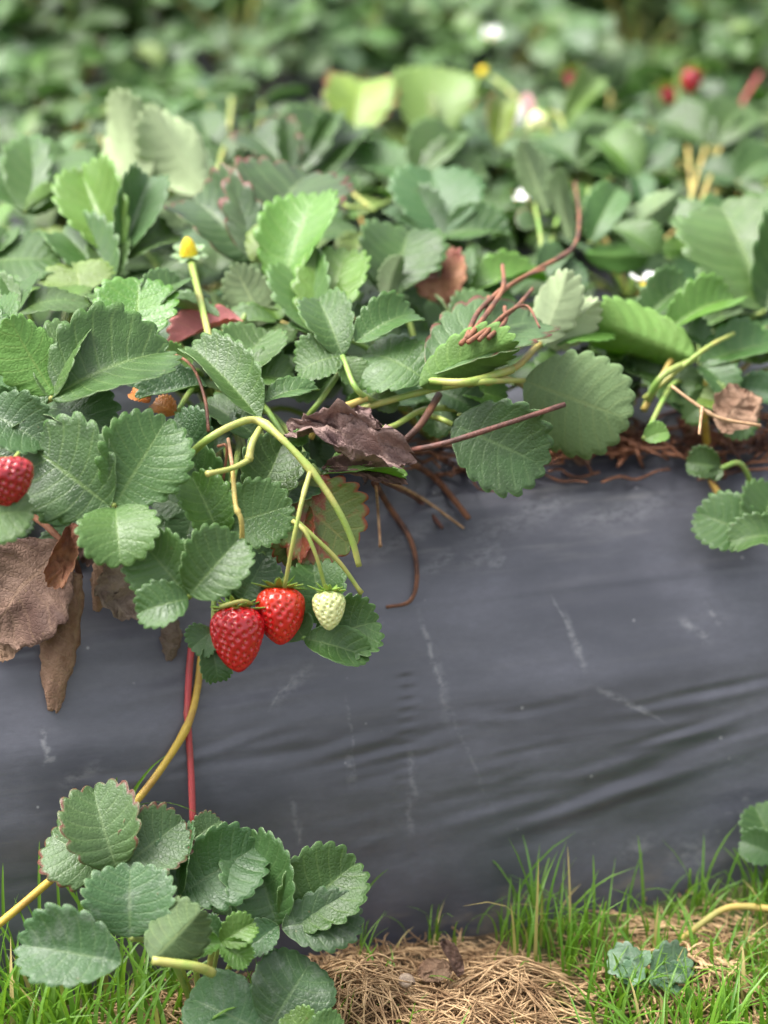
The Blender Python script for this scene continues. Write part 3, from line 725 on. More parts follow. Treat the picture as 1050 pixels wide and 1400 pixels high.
# ---------------- plant A: left edge, large leaves
pA = Plant(crown(70, 0.21), 'large dark-leaved strawberry plant with dry brown leaves hanging below it over the film')
pA.leaf((157, 692), [(45, 612, 0.95, (-.15, .2), dict(fold=0.12, b=(150, 692), m='g')), (226, 577, 0.86, (.1, .15), dict(fold=0.18, ky=0.45, m='g', b=(158, 690))),
                     (165, 770, 1.15, (0, .75), dict(fold=0.35, ky=1.0, b=(158, 696), m='g'))], 0.03, [(70, 600, -0.12), (120, 650, -0.02), (157, 692)], smat='stalk')
pA.leaf((70, 545), [(224, 482, 0.72, (.1, .55), dict(fold=0.35, ky=0.6, m='g', hw=.48)), (108, 450, 0.7, (-.2, .5), dict(fold=0.3, m='g')), (14, 437, 0.75, (.5, .25), dict(m='g', under=True, mu='ub', b=(74, 538)))], 0.05, smat='stalk')
pA.leaf((58, 558), [(149, 588, 0.85, (0, .9), dict(fold=0.15, kx=1.0, m='d')), (-15, 505, 0.85, (0, .8), dict(m='d', fold=0.2)), (-20, 590, 0.8, (0, .6), dict(m='d'))], 0.02)
pA.leaf((-25, 560), [(60, 608, 0.85, (0, .5), dict(m='d', off=0.01)), (-70, 600, 0.85, (0, .6), dict(m='d'))], 0.015)
pA.leaf((-45, 708), [(41, 700, 0.9, (0, .35), dict(fold=0.15)), (-60, 640, 0.9, (0, .4)), (-90, 730, 0.9, (0, .4))], 0.035)
pA.leaf((22, 428), [(119, 414, 0.62, (0, 1.4), dict(fold=0.1)), (-30, 400, 0.8, (0, 1.1)), (30, 385, 0.8, (0, 1.0))], 0.02)
pA.leaf((-25, 360), [(80, 356, 0.85, (0, .75), dict(fold=0.12)), (10, 318, 0.8, (.1, .8)), (-40, 310, 0.8, (0, .8))], -0.01)
pA.leaf((28, 395), [(121, 399, 0.55, (0, 1.0), dict(under=True, mu='ub', fold=0.2)), (5, 385, .8, (0, 1.2))], 0.0)
pA.leaf((186, 472), [(190, 383, 1.08, (0, .15), dict(m='b', fold=0.1, ky=0.3)), (246, 386, 0.8, (0, .8), dict(b=(200, 430), m='g', off=-0.015)), (135, 400, .8, (-.1, .6), dict(b=(175, 440), off=-0.02))], 0.015, smat='stalk')
pA.leaf((110, 402), [(104, 360, 1.9, (0, .5), dict(m='y', fold=0.1))], -0.01)
pA.leaf((152, 392), [(86, 318, 0.85, (0, .4), dict(m='g')), (150, 330, 0.85, (0, .4), dict(m='g'))], -0.02)
pA.leaf((0, 480), [(-60, 440, .9, (0, .7)), (-10, 415, .8, (0, .8)), (60, 470, .7, (0, 1.1), dict(off=-0.02))], 0.03)
pA.leaf((140, 640), [(85, 590, 0.9, (0, .6), dict(m='d')), (200, 610, 0.9, (0, .6), dict(m='d')), (150, 585, 0.9, (0, .7), dict(m='d'))], -0.035)
pA.leaf((30, 640), [(75, 600, 0.9, (0, .6), dict(m='d')), (-20, 610, 0.9, (0, .6), dict(m='d'))], -0.04)
for (jx, jy, tips) in ((95, 715, ((60, 680), (80, 770), (140, 705))), (190, 730, ((160, 690), (175, 790), (228, 720))), (30, 690, ((0, 650), (70, 670), (20, 735)))):  # dark leaves added over bare film to stand in for deep shade
    pA.leaf((jx, jy), [(a_, b_, .95, (random.uniform(-.2, .2), .35), dict(m='d', fold=.15)) for a_, b_ in tips], depth=surf_depth(jx, jy) - .016)
strawberry(pA, C(8, 660, 0.045), camvec(0.1, -1, -0.1), 0.0295, 0.029, 'berrydeep', 'seed', 120, 'deep red strawberry among dark leaves', 5, 0.05, calyx=False)
pA.stalk([C(70, 560, -0.08), C(40, 600, 0.0), C(15, 633, 0.045)], 0.0014, 0.0012, 'stalkg', 'fruit_stalk')
filler(pA, 18, (0.05, 0.17), (.2, 1.25), (.034, .054), margin=0.0)

# ---------------- plant B: carries the truss of ripe berries
pB = Plant(crown(300, 0.20), 'strawberry plant with two ripe red berries and one pale unripe berry hanging over the film')
pB.leaf((356, 573), [(263, 474, 0.56, (.25, .5), dict(fold=0.3, ky=0.3, b=(354, 572))), (431, 534, 0.5, (0, .8), dict(b=(362, 550), off=-0.01)), (283, 552, .7, (0, .5), dict(b=(352, 600), off=-0.03))], 0.025)
pB.leaf((250, 522), [(222, 474, 1.1, (.2, .2), dict(m='b', under=True)), (192, 545, .6, (0, .9), dict(b=(282, 528), m='d'))], 0.0)
pB.leaf((281, 628), [(238, 572, 0.9, (0, .3), dict(m='d')), (300, 560, .8, (0, .6), dict(m='d', off=-0.02))], -0.015)
pB.leaf((300, 728), [(262, 652, 0.72, (.25, .15), dict(m='b', fold=0.4, b=(302, 738), kx=.5)), (396, 692, 0.82, (0, .2), dict(m='g', fold=0.15, b=(298, 722), ky=.3)), (256, 622, .8, (-.1, .2), dict(b=(302, 700), off=-0.012, m='g'))], 0.02, [(330, 590, -0.07), (318, 660, -0.02), (300, 728)])
pB.leaf((258, 817), [(196, 742, 0.95, (-.1, .1), dict(fold=0.3, pk=.004, b=(256, 812))), (326, 738, 0.9, (.1, .15), dict(fold=0.32, pk=.004, b=(259, 814), off=.004)), (190, 838, 0.85, (0, .3), dict(fold=0.25, pk=.004, b=(258, 819), off=.006))], 0.045, [(300, 600, -0.10), (290, 720, -0.03), (258, 817)], smat='stalk')
pB.leaf((330, 822), [(362, 762, 0.95, (.2, .2), dict(m='d', pk=.004)), (310, 770, .8, (0, .2), dict(m='d', off=-0.01))], 0.01)
pB.leaf((292, 862), [(262, 886, 1.2, (0, .3), dict(m='d')), (298, 931, 0.85, (.1, .1), dict(m='d', b=(290, 880)))], 0.012)
pB.leaf((416, 873), [(502, 898, 0.62, (.05, .45), dict(fold=0.2, kx=.7, ky=.5, amp=.02, m='g')), (399, 846, 1.5, (-.2, .1), dict(fold=0.1, amp=.015)), (514, 850, 1.0, (.1, .2), dict(b=(432, 874), off=-.006, m='g')), (428, 772, 0.95, (0, .2), dict(b=(440, 852), off=-.012, m='g'))], 0.012, [(380, 780, -0.03), (405, 840, -.015), (416, 873)])
pB.leaf((392, 668), [(478, 746, 1.0, (.1, .1), dict(m='redleaf', fold=0.12, ky=.3)), (395, 772, .7, (-.1, .1), dict(m='redleaf', b=(420, 690)))], -0.005)
pB.leaf((352, 690), [(386, 608, 1.0, (.1, .3), dict(m='g')), (430, 640, .8, (0, .5), dict(m='d', off=-.01))], -0.005)
pB.leaf((438, 650), [(548, 653, 0.62, (0, 1.7), dict(m='b'))], 0.0)
pB.leaf((395, 605), [(421, 598, .9, (0, .5), dict(m='b'))], 0.01)
pB.leaf((240, 566), [(210, 552, 0.9, (0, .3), dict(m='orange')), (180, 538, .8, (0, .3), dict(m='orange', b=(205, 550)))], -0.02)
filler(pB, 17, (0.05, 0.17), (.2, 1.25), (.034, .054), margin=0.0)
# dark leaves added close to the film as the shaded gaps under the truss
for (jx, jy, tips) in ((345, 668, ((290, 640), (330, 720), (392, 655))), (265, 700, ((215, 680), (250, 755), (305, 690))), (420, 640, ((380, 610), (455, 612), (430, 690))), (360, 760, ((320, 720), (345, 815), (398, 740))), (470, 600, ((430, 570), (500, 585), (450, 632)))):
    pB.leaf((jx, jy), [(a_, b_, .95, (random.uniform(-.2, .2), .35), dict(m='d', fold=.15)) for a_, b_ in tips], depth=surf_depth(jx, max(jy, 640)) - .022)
def tr(*pts): return [C(p[0], p[1], p[2]) for p in pts]
pB.stalk(tr((255, 626, .02), (285, 600, .045), (322, 580, .055), (352, 575, .055), (385, 600, .055), (425, 643, .055), (458, 690, .05), (480, 735, .045), (491, 774, .04)), 0.0022, 0.0017, 'stalk', 'fruit_stalk', ((0.42, .45), (0.62, .35)), 10)
pB.stalk(tr((425, 642, .055), (414, 680, .058), (402, 735, .052), (389, 803, .035)), 0.0014, 0.0011, 'stalk', 'fruit_stalk', ((0.25, .3),), 8)
pB.stalk(tr((400, 712, .035), (418, 728, .04), (434, 765, .038), (445, 806, .03)), 0.0013, 0.0011, 'stalk', 'fruit_stalk')
pB.stalk(tr((398, 706, .03), (430, 735, .032), (465, 770, .03), (494, 811, .025)), 0.0015, 0.0012, 'stalk', 'fruit_stalk', ((1.0, .5),))
pB.stalk(tr((360, 578, .05), (345, 605, .052), (340, 630, .05)), 0.0018, 0.0022, 'stalk', 'fruit_stalk', ((.9, .3),))
pB.stalk(tr((342, 628, .05), (318, 640, .055), (283, 648, .06)), 0.0016, 0.0015, 'stalk', 'fruit_stalk', ((1.0, .3),))
pB.stalk(tr((318, 640, .05), (322, 690, .05), (330, 712, .05), (331, 750, .04)), 0.0013, 0.0014, 'stalky', 'fruit_stalk', ((.45, .5),))
pB.stalk(tr((312, 600, .04), (318, 640, .05)), 0.001, 0.0011, 'stem_tan', 'fruit_stalk')
pB.stalk(tr((298, 610, .035), (310, 612, .04), (305, 660, .02)), 0.0009, 0.0008, 'stem_brown', 'fruit_stalk')
strawberry(pB, px2w(325, 873, 1.155), camvec(0.05, -1, 0.12), 0.0315, 0.037, 'berry', 'seed', 190, 'larger ripe red strawberry, pointed tip down, hanging lowest', 2, 0.05)
strawberry(pB, px2w(383, 841, 1.165), camvec(0.03, -1, 0.10), 0.0285, 0.033, 'berry2', 'seed', 160, 'smaller orange-red strawberry with green calyx between the larger red one and the unripe one', 3, 0.05, conic=1.9)
strawberry(pB, px2w(450, 834, 1.158), camvec(0.0, -1, 0.1), 0.0185, 0.0225, 'berryg', 'seedg', 120, 'small pale yellow-green unripe strawberry', 4, 0.06, (9, 0.0095, 0.0018))
pB.stalk(tr((300, 830, .03), (330, 822, .03), (345, 826, .02)), 0.0013, 0.0012, 'stalk', 'fruit_stalk')
# upright spent flower
fl = C(258, 348, 0.04)
pB.stalk([C(292, 520, 0.0), C(287, 470, 0.035), C(275, 415, 0.04), C(262, 362, 0.04)], 0.0021, 0.0022, 'stalk', 'flower_stalk')
flower(pB, fl + camvec(0, .002, 0), camvec(-.08, 1, .55), (0.0058, 0.0125), 0, label='spent yellow flower centre ringed by small grey-green sepals', size=0.0115)

# ---------------- plant C: middle
pC = Plant(crown(590, 0.17), 'sprawling strawberry plant beside the crumpled purple-brown dry leaf, one broad leaf turned underside out')
pC.leaf((468, 487), [(408, 508, 0.95, (-.1, .2), dict(fold=0.1, pk=.004)), (436, 412, 0.8, (-.1, .35), dict(fold=0.25)), (489, 526, 0.9, (.3, .2), dict(fold=0.2)), (567, 428, 0.66, (.1, .4), dict(b=(486, 468), m='g'))], 0.035, [(560, 560, -0.1), (495, 540, -.01), (468, 487)], smat='stalkg')
pC.leaf((582, 520), [(503, 484, 0.95, (-.15, .4), dict(kx=-.7, ky=.9, fold=0.05)), (738, 440, 0.75, (-.1, 1.1), dict(fold=0.12, kx=.2, m='r', b=(590, 512))), (700, 466, .5, (.0, -.35), dict(under=True, m='r', b=(575, 528), off=.004, mu='ub'))], 0.04, [(700, 505, .01), (640, 522, .02), (582, 520)], smat='stalk', r=.0022)
pC.leaf((738, 470), [(776, 372, 0.62, (-.3, .2), dict(under=True, m='g', mu='up')), (815, 412, 0.62, (.1, .25), dict(under=True, m='g', mu='up', b=(742, 466))), (830, 450, .7, (0, .6), dict(off=-.02, m='b'))], 0.02, [(640, 525, 0), (700, 505, .03), (738, 470)], smat='stalky', r=.002)
pC.leaf((716, 520), [(857, 572, 0.86, (.05, -.05), dict(under=True, m='g', mu='ud', fold=0.1, ky=.3, pk=.004))], 0.03, [(600, 530, 0.0), (660, 522, .03), (716, 520)], smat='stalk', r=.0017)
pC.leaf((618, 580), [(742, 636, 0.84, (.05, .1), dict(m='d', fold=0.1, ky=.3))], 0.01, [(560, 560, -.05), (600, 572), (618, 580)], smat='stalk')
pC.leaf((600, 535), [(652, 562, .8, (0, .3), dict(m='d')), (690, 545, .8, (0, .3), dict(m='b', b=(630, 535)))], -0.01)
pC.leaf((622, 458), [(682, 416, .95, (0, .4)), (600, 440, .9, (0, .5)), (640, 470, .9, (0, .5))], -0.01)
pC.leaf((615, 420), [(588, 352, .9, (-.2, .2), dict(m='dryred', mu='dryred', crumple=.06)), (628, 350, .7, (.1, .2), dict(m='g', off=-.01))], -0.02)
pC.leaf((640, 402), [(738, 384, .6, (0, 1.0), dict(m='b')), (700, 420, .6, (0, .9), dict(m='g'))], -0.02)
pC.leaf((430, 456), [(476, 344, .75, (-.1, .2), dict(m='b')), (405, 360, .8, (-.2, .3)), (400, 440, .8, (0, .4))], -0.0)
pC.leaf((540, 402), [(558, 316, 1.15, (0, .3), dict(m='g')), (548, 352, .55, (.5, .1), dict(under=True, b=(530, 408), off=.01)), (490, 350, .9, (0, .4), dict(off=-.01))], -0.0)
pC.leaf((505, 545), [(540, 560, .9, (0, .4), dict(m='y')), (480, 560, .9, (0, .4), dict(m='b', off=-.02))], -0.01)
for P_, r0, r1, mt in (([(640, 560, -.02), (580, 560, 0), (530, 585, 0), (460, 585, 0)], .002, .0016, 'stalk'), ([(700, 505, .03), (620, 525, .03), (560, 540, .02), (490, 560, .0)], .0026, .002, 'stalk'),
                      ([(500, 545, .02), (440, 570, .02), (425, 600, 0)], .0022, .0018, 'stalky'), ([(600, 540, .01), (575, 580, .02), (540, 615, .0)], .0024, .002, 'stem_brown'),
                      ([(760, 560, .0), (700, 520, .01), (665, 525, .02)], .0018, .0014, 'stalky'), ([(470, 500, .01), (440, 545, .0), (420, 570, -.02)], .0018, .0018, 'stalkg')):
    pC.stalk(tr(*P_), r0, r1, mt, 'leaf_stalk')
filler(pC, 18, (0.05, 0.17), (.2, 1.25), (.034, .054), margin=0.0)

# ---------------- plant D: right
pD = Plant(crown(960, 0.18), 'strawberry plant on the bright rolled leaf side, above the brown tangle of dead runners')
pD.leaf((952, 490), [(806, 436, 0.62, (.0, -.1), dict(under=True, m='b', fold=0.4, kx=1.5, wave=.12, twist=.4, pk=.006)), (1002, 408, .62, (.1, .35), dict(m='b', b=(912, 452), off=-.02, kx=.6)), (942, 386, .7, (-.1, .4), dict(b=(875, 442), off=-.035)), (922, 448, .7, (0, .3), dict(b=(972, 474), off=-.02, m='d'))], 0.01, [(880, 560, -.05), (905, 515, 0), (952, 490)], smat='stalkg', r=.002)
pD.leaf((958, 500), [(1065, 468, .62, (.1, .6), dict(fold=.2)), (1000, 540, .8, (0, .4), dict(m='d'))], -0.01)
pD.leaf((1046, 425), [(985, 282, 0.95, (-.1, .2), dict(m='g')), (1100, 320, .9, (.1, .3)), (950, 440, .7, (0, .6), dict(off=-.02))], 0.0)
pD.leaf((1002, 562), [(958, 543, .9, (0, .3), dict(m='y'))], -0.02)
pD.leaf((905, 525), [(855, 500, .8, (0, .5)), (930, 560, .7, (0, .4), dict(m='d'))], -0.04)
pD.leaf((880, 600), [(912, 590, .9, (0, .4), dict(m='b'))], -0.01)
pD.stalk(tr((1003, 456, .03), (960, 480, .03), (880, 545, -.02)), .0014, .0016, 'stalk', 'leaf_stalk')
pD.stalk(tr((950, 440, .0), (925, 480, .0), (880, 560, -.03)), .0022, .002, 'stalky', 'leaf_stalk')
pD.stalk(tr((1060, 360, .06), (1020, 335, .06), (995, 315, .06)), .002, .0018, 'stalky', 'leaf_stalk')
filler(pD, 18, (0.05, 0.17), (.2, 1.25), (.034, .054), margin=0.0)

# ---------------- small plant rooted from a runner, hanging on the film at the right
pR = Plant(S(1040, 700, 0.0), 'small strawberry plantlet hanging on a yellow runner against the black film')
ds = surf_depth(1030, 735)
pR.leaf((1037, 738), [(955, 702, 0.85, (-.1, .3), dict(m='g', fold=.3)), (1056, 664, .9, (.1, .3), dict(m='g', fold=.3)), (1000, 742, .8, (0, .9), dict(b=(1070, 735), m='g', off=.015)), (1100, 720, .9, (.1, .5))], depth=ds - 0.035, smat='stalk')
pR.leaf((985, 640), [(940, 632, 1.0, (0, .2), dict(m='g')), (972, 655, .9, (0, .3))], depth=ds - 0.02)
pR.stalk([C(962, 560, -.02), S(968, 620, .012), S(978, 668, .012), px2w(1037, 738, ds - 0.035)], .0026, .0022, 'runy', 'runner', ((.45, .3),))

# ---------------- back row of the first bed
pE = Plant(crown(190, 0.60), 'strawberry plant with upright pale leaf undersides, in the row behind the yellow spent flower')
pE.leaf((160, 352), [(112, 238, .75, (-.2, .15), dict(m='b')), (204, 243, .6, (.25, .1), dict(m='d', b=(166, 350))), (236, 318, .8, (.1, .5), dict(m='g', b=(168, 352)))], .01)
pE.leaf((186, 262), [(160, 130, .58, (-.1, .1), dict(under=True, mu='up', wave=.09, twist=.5)), (94, 220, .7, (-.1, .2), dict(under=True, mu='up', b=(140, 290)))], .01)
pE.leaf((282, 266), [(211, 148, .66, (.15, .1), dict(under=True, m='g', mu='up', wave=.10, twist=-.5, fold=.4)), (215, 290, .7, (0, .4), dict(under=True, off=-.01))], .02, smat='stalky')
pE.leaf((292, 222), [(274, 156, .8, (0, .3))], -.02)
pE.leaf((34, 290), [(-10, 216, .9, (0, .9)), (90, 211, .85, (.1, .9)), (76, 258, .7, (0, -.2), dict(under=True, mu='ub'))], .01)
pE.leaf((320, 236), [(300, 195, .9, (0, .6)), (350, 215, .8, (0, .7)), (265, 235, .8, (0, .8))], -.02)
pE.stalk(tr((290, 270, .0), (300, 225, .03), (312, 180, .03), (317, 136, .03)), .0016, .0018, 'stalk', 'flower_stalk', ((1.0, .4),))
filler(pE, 18, (0.05, 0.17), (.2, 1.25), (.034, .054), margin=0.0)
pF = Plant(crown(420, 0.50), 'strawberry plant with grey-green leaves edged dark red and one pink fallen-over leaflet')
pF.leaf((345, 358), [(418, 240, .95, (.1, .4), dict(m='r')), (266, 276, .85, (-.1, .4), dict(m='r')), (394, 284, .6, (.3, .05), dict(m='r', under=True, mu='y', off=.012))], .015)
pF.leaf((386, 402), [(434, 268, .72, (-.35, .15), dict(m='b', fold=.2)), (322, 366, .7, (-.1, .2), dict(under=True, b=(362, 446), off=.012))], .01)
pF.leaf((398, 242), [(346, 188, .9, (-.1, .6), dict(m='r')), (440, 164, .85, (.1, .5)), (484, 176, .6, (.3, .5), dict(b=(425, 252)))], .0)
pF.leaf((332, 438), [(238, 470, .52, (0, .9), dict(m='pink')), (226, 420, .4, (0, 1.3), dict(b=(300, 433), off=.02, m='g'))], .0)
pF.leaf((318, 522), [(364, 456, 1.05, (0, .4), dict(m='g')), (400, 520, .8, (0, .6))], -.01)
pF.stalk(tr((512, 288, .0), (480, 262, .01), (455, 238, .01)), .0014, .0012, 'stalk', 'leaf_stalk')
pF.stalk(tr((505, 283, .01), (475, 282, .01), (462, 262, .01)), .0013, .0012, 'stalk', 'leaf_stalk')
filler(pF, 19, (0.05, 0.17), (.2, 1.25), (.034, .054), margin=0.0)
pH = Plant(crown(600, 0.62), 'strawberry plant with two round yellow-green leaves standing above grey-green ones')
pH.leaf((590, 190), [(596, 94, 1.02, (0, .1), dict(m='y', fold=.08)), (543, 138, .9, (-.1, .2), dict(m='y', b=(572, 218)))], .01)
pH.leaf((482, 192), [(496, 112, 1.0, (0, .3), dict(m='yr')), (440, 140, .8, (0, .4), dict(m='r', off=-.02))], -.01)
pH.leaf((568, 242), [(474, 220, .7, (0, .9)), (662, 236, .8, (.1, .5)), (618, 184, .8, (.1, .6))], .015)
pH.leaf((602, 322), [(590, 236, 1.2, (0, .3), dict(m='d')), (540, 280, .9, (0, .4), dict(m='d')), (692, 318, .6, (0, .6))], .0)
pH.leaf((660, 340), [(640, 290, .9, (0, .5)), (700, 350, .8, (0, .6))], -.02)
filler(pH, 19, (0.05, 0.17), (.2, 1.25), (.034, .054), margin=0.0)
pG = Plant(crown(800, 0.58), 'strawberry plant with a round green fruit, white and pink petals on an arching stalk')
pG.leaf((748, 292), [(713, 196, .45, (-.2, .1), dict(under=True)), (765, 234, .42, (.2, .1), dict(under=True, b=(782, 332)))], .01)
pG.leaf((792, 226), [(738, 194, .8, (-.1, .7)), (852, 246, .7, (.1, .6)), (840, 190, .8, (0, .6))], .0)
pG.leaf((806, 332), [(842, 260, .65, (.1, .2)), (922, 268, .5, (.2, .3), dict(under=True, b=(855, 316))), (897, 346, .7, (.1, .5), dict(b=(838, 312), off=.005)), (884, 350, .5, (0, .2), dict(b=(800, 346), under=True, m='b'))], .0)
pG.leaf((740, 380), [(700, 400, .8, (0, .6), dict(m='d')), (770, 345, .8, (0, .4), dict(m='d')), (800, 390, .8, (0, .5), dict(m='d'))], -.02)
pG.leaf((770, 172), [(818, 108, .4, (.1, .2), dict(m='y')), (745, 130, .7, (0, .5), dict(off=-.03))], -.02)
pG.leaf((680, 200), [(690, 138, .7, (0, .2), dict(m='yr')), (730, 225, .6, (0, .6), dict(m='r'))], .0)
filler(pG, 19, (0.05, 0.17), (.2, 1.25), (.034, .054), margin=0.0)
pG.stalk(tr((785, 222, .0), (772, 185, .01), (765, 160, .02), (750, 152, .03)), .0022, .0014, 'stalk', 'fruit_stalk')
pG.stalk(tr((778, 205, .0), (758, 185, .02), (745, 178, .02)), .0018, .0013, 'stalk', 'fruit_stalk')
strawberry(pG, C(734, 170, .03), camvec(-.7, -.6, .2), .0205, .022, 'berryg', 'seedg', 90, 'round green unripe fruit', 8, .04, (8, .009, .002), detail=False)
pG.stalk(tr((720, 150, .0), (700, 128, .02), (672, 105, .03)), .0022, .0018, 'stalk', 'flower_stalk')
flower(pG, C(660, 98, .03), camvec(-.8, .6, .2), (.006, .007), 0, size=.011, sepal_mat='sepal', label='green flower head on a bent stalk')
for (px_, py_, mt) in ((707, 156, 'petal'), (721, 146, 'petalpink')):
    LEAF_SEED[0] += 1
    me = mesh_from_geo('petal', leaflet_geo(nt=5, rpt=3, nc=3, amp=0, seed=LEAF_SEED[0], fold=.05, kx=.6), 'g', 'g'); me.materials.clear(); me.materials.append(M[mt]); me.materials.append(M[mt])
    o = bpy.data.objects.new('petal', me); COL.objects.link(o); o.parent = pG.o
    o.matrix_local = Matrix.Translation(-pG.c) @ leaflet_matrix(C(px_ + 2, py_ + 17, .035), px2w(px_ - 2, py_ - 17, dd(px_ + 2, py_ + 17, .035)), nvec((.3, .1)), .6)
flower(pG, C(728, 272, .02), camvec(-.3, .8, .4), (.004, .005), 5, size=.009, label='small white flower')
pG.stalk(tr((742, 350, .0), (737, 310, .015), (731, 280, .02)), .0016, .0015, 'stalkg', 'flower_stalk')
flower(pD, C(884, 388, -.02), camvec(0, .9, .3), (.004, .006), 4, size=.007, label='white flower bud')
pI = Plant(crown(985, 0.55), 'strawberry plant with several yellow leaf stalks rising together, next to the arching red stalk')
pI.leaf((972, 200), [(1014, 146, .85, (.1, .3)), (903, 164, .8, (-.1, .5)), (1050, 184, .6, (.1, .6), dict(b=(990, 222)))], .0, smat='stalky', r=.002)
pI.leaf((870, 242), [(908, 192, .9, (0, .3), dict(m='d')), (824, 190, .9, (0, .3), dict(m='b')), (880, 280, .8, (0, .4), dict(m='d'))], .0)
pI.leaf((962, 335), [(907, 288, .8, (0, .4)), (1000, 280, .8, (0, .5))], -.01, smat='stalky')
pI.leaf((1010, 250), [(1060, 215, .9, (0, .5)), (960, 230, .8, (0, .5), dict(m='d')), (1040, 275, .8, (0, .6))], -.01, smat='stalky')
for x0, x1 in ((940, 965), (955, 985), (948, 940)): pI.stalk(tr((x0, 290, -.01), ((x0 + x1) / 2, 245, .0), (x1, 200, .0)), .002, .0016, 'stalky', 'leaf_stalk')
pI.stalk(tr((1000, 175, .0), (1015, 140, .02), (1040, 100, .02)), .0026, .0018, 'stalkr', 'fruit_stalk')
filler(pI, 19, (0.05, 0.17), (.2, 1.25), (.034, .054), margin=0.0)
for (px_, t_, lb) in ((250, .42, 'half hidden strawberry plant between the upright pale leaves and the yellow spent flower'), (520, .38, 'half hidden strawberry plant behind the crumpled purple-brown leaf'), (860, .40, 'half hidden strawberry plant behind the bright rolled leaf')):
    q = Plant(crown(px_, t_), lb); filler(q, 18, (0.05, 0.16), (.2, 1.25), (.034, .054), margin=0.0)
for k, px_ in enumerate((-60, 90, 215, 345, 470, 590, 705, 830, 950, 1080)):
    q = Plant(crown(px_, .72 + .05 * (k % 3)), 'strawberry plant in the far row of the near bed, out of focus', 'far row of the near bed'); filler(q, 18, (0.06, 0.17), (.2, 1.2), (.036, .056), margin=0.02)
# plants of this bed standing outside the frame, seen from beside
for k, px_ in enumerate((-330, 1420)):
    q = Plant(crown(px_, 0.22), 'leafy strawberry plant at the edge of the near bed, past the other plants', 'outer plants of the near bed'); filler(q, 11, up=(.3, 1.15), check=False)
    q = Plant(crown(px_ + 20, 0.60), 'leafy strawberry plant at the edge of the near bed, past the other plants', 'outer plants of the near bed'); filler(q, 11, up=(.3, 1.15), check=False)

# ---------------- second bed: three prototypes copied along two rows
def copy_tree(o, parent=None):
    c = o.copy(); COL.objects.link(c); c.parent = parent
    for ch in list(o.children): copy_tree(ch, c)
    return c
BACK = 'strawberry plants of the second bed'
protos = []
rb = random.Random(5)
spots = []
for ri, (t_, s0) in enumerate(((1.06, -0.75), (1.22, -0.86), (1.40, -0.80), (1.60, -0.84), (1.82, -0.78))):
    s_ = s0
    while s_ < 1.5: spots.append((s_ + rb.uniform(-.03, .03), t_ + rb.uniform(-.04, .04), ri)); s_ += 0.17
ROWN = ('first', 'second', 'third', 'fourth', 'last')
ROWL = ('blurred strawberry plant just across the aisle, front row of the second bed', 'blurred strawberry plant in the second row of the second bed', 'very blurred strawberry plant in the third row of the second bed', 'very blurred strawberry plant in the fourth row of the second bed', 'very blurred strawberry plant in the last row of the second bed')
for k, (s_, t_, t_row) in enumerate(spots):
    pos = BED0 + SDIR * s_ + TDIR * t_ + Vector((0, 0, prof_z(t_ - 1.00) + 0.004))
    if k < 4:
        q = Plant(pos, ROWL[t_row], BACK + ', ' + str(ROWN[t_row]) + ' row'); filler(q, 24, (0.09, 0.19), (.1, 1.25), (.044, .066), check=False, rnd=rb); protos.append(q.o); q.o.scale = (.72, .72, .72)
    else:
        o = copy_tree(protos[k % 4]); o.location = pos; o.rotation_euler = (0, 0, rb.uniform(0, 6.28)); o['label'] = ROWL[t_row]; o['group'] = BACK + ', ' + ROWN[t_row] + ' row'; sc_ = (.70, .80, .92, 1.04, 1.15)[t_row] * rb.uniform(.92, 1.08); o.scale = (sc_, sc_, sc_)
# a few fruits and flowers of that bed that show in the picture
pK = Plant(px2w(930, 165, 2.0), 'strawberry plant bearing small blurred red berries in the bed behind'); pK.c.z = 0.276; pK.o.location = pK.c
filler(pK, 6, (0.05, 0.12), (.5, 1.2), check=False)
strawberry(pK, px2w(945, 112, 1.93), camvec(-.2, -1, .2), .020, .023, 'berrydeep', 'seed', 60, 'blurred red strawberry', 9, .03, detail=False)
strawberry(pK, px2w(915, 132, 1.95), camvec(.2, -1, .2), .015, .018, 'berrydeep', 'seed', 60, 'blurred darker red strawberry', 10, .03, detail=False)
strawberry(pK, px2w(780, 110, 1.97), camvec(.2, -1, .2), .012, .018, 'berrydeep', 'seed', 60, 'small blurred pink-red strawberry', 12, .03, detail=False)
flower(pK, px2w(671, 50, 2.15), camvec(0, .7, .7), (.003, .003), 5, size=.007, label='blurred white flower')

# ---------------- plant rooted on the ground at the foot of the bed, lower left
pP = Plant(Vector((-0.105, 1.0, 0.0)), 'strawberry plant rooted in the grass at the foot of the bed, broad dusty leaves', None)
pP.leaf((160, 1188), [(128, 1080, .95, (-.05, .25), dict(m='r', fold=0.47, pk=.004)), (70, 1143, .9, (-.1, .3), dict(m='r', fold=0.29, kx=-.3, off=-.006, b=(156, 1190))), (247, 1124, .88, (.1, .3), dict(m='r', fold=0.32, b=(165, 1188)))], .0, smat='stalk')
pP.leaf((178, 1282), [(178, 1186, 1.3, (0, .2), dict(m='dust', fold=0.37, off=.0)), (30, 1292, .72, (-.05, .5), dict(m='dust', b=(165, 1316), off=.02, fold=0.32, ky=.3))], .02)
pP.leaf((208, 1313), [(274, 1246, 1.0, (.1, .25), dict(m='dust', mu='ud', under=True, kx=1.1, fold=0.47, wave=.07))], .045, [(290, 1330, -.01), (265, 1321, .0), (208, 1313)], smat='stalk', r=.0024)
pP.leaf((245, 1223), [(350, 1158, .85, (.1, .3), dict(m='d', fold=0.47, pk=.004)), (254, 1126, .55, (-.4, .2), dict(m='d', fold=0.37)), (300, 1122, .9, (.1, .4), dict(m='r', b=(262, 1150), off=-.02))], .0)
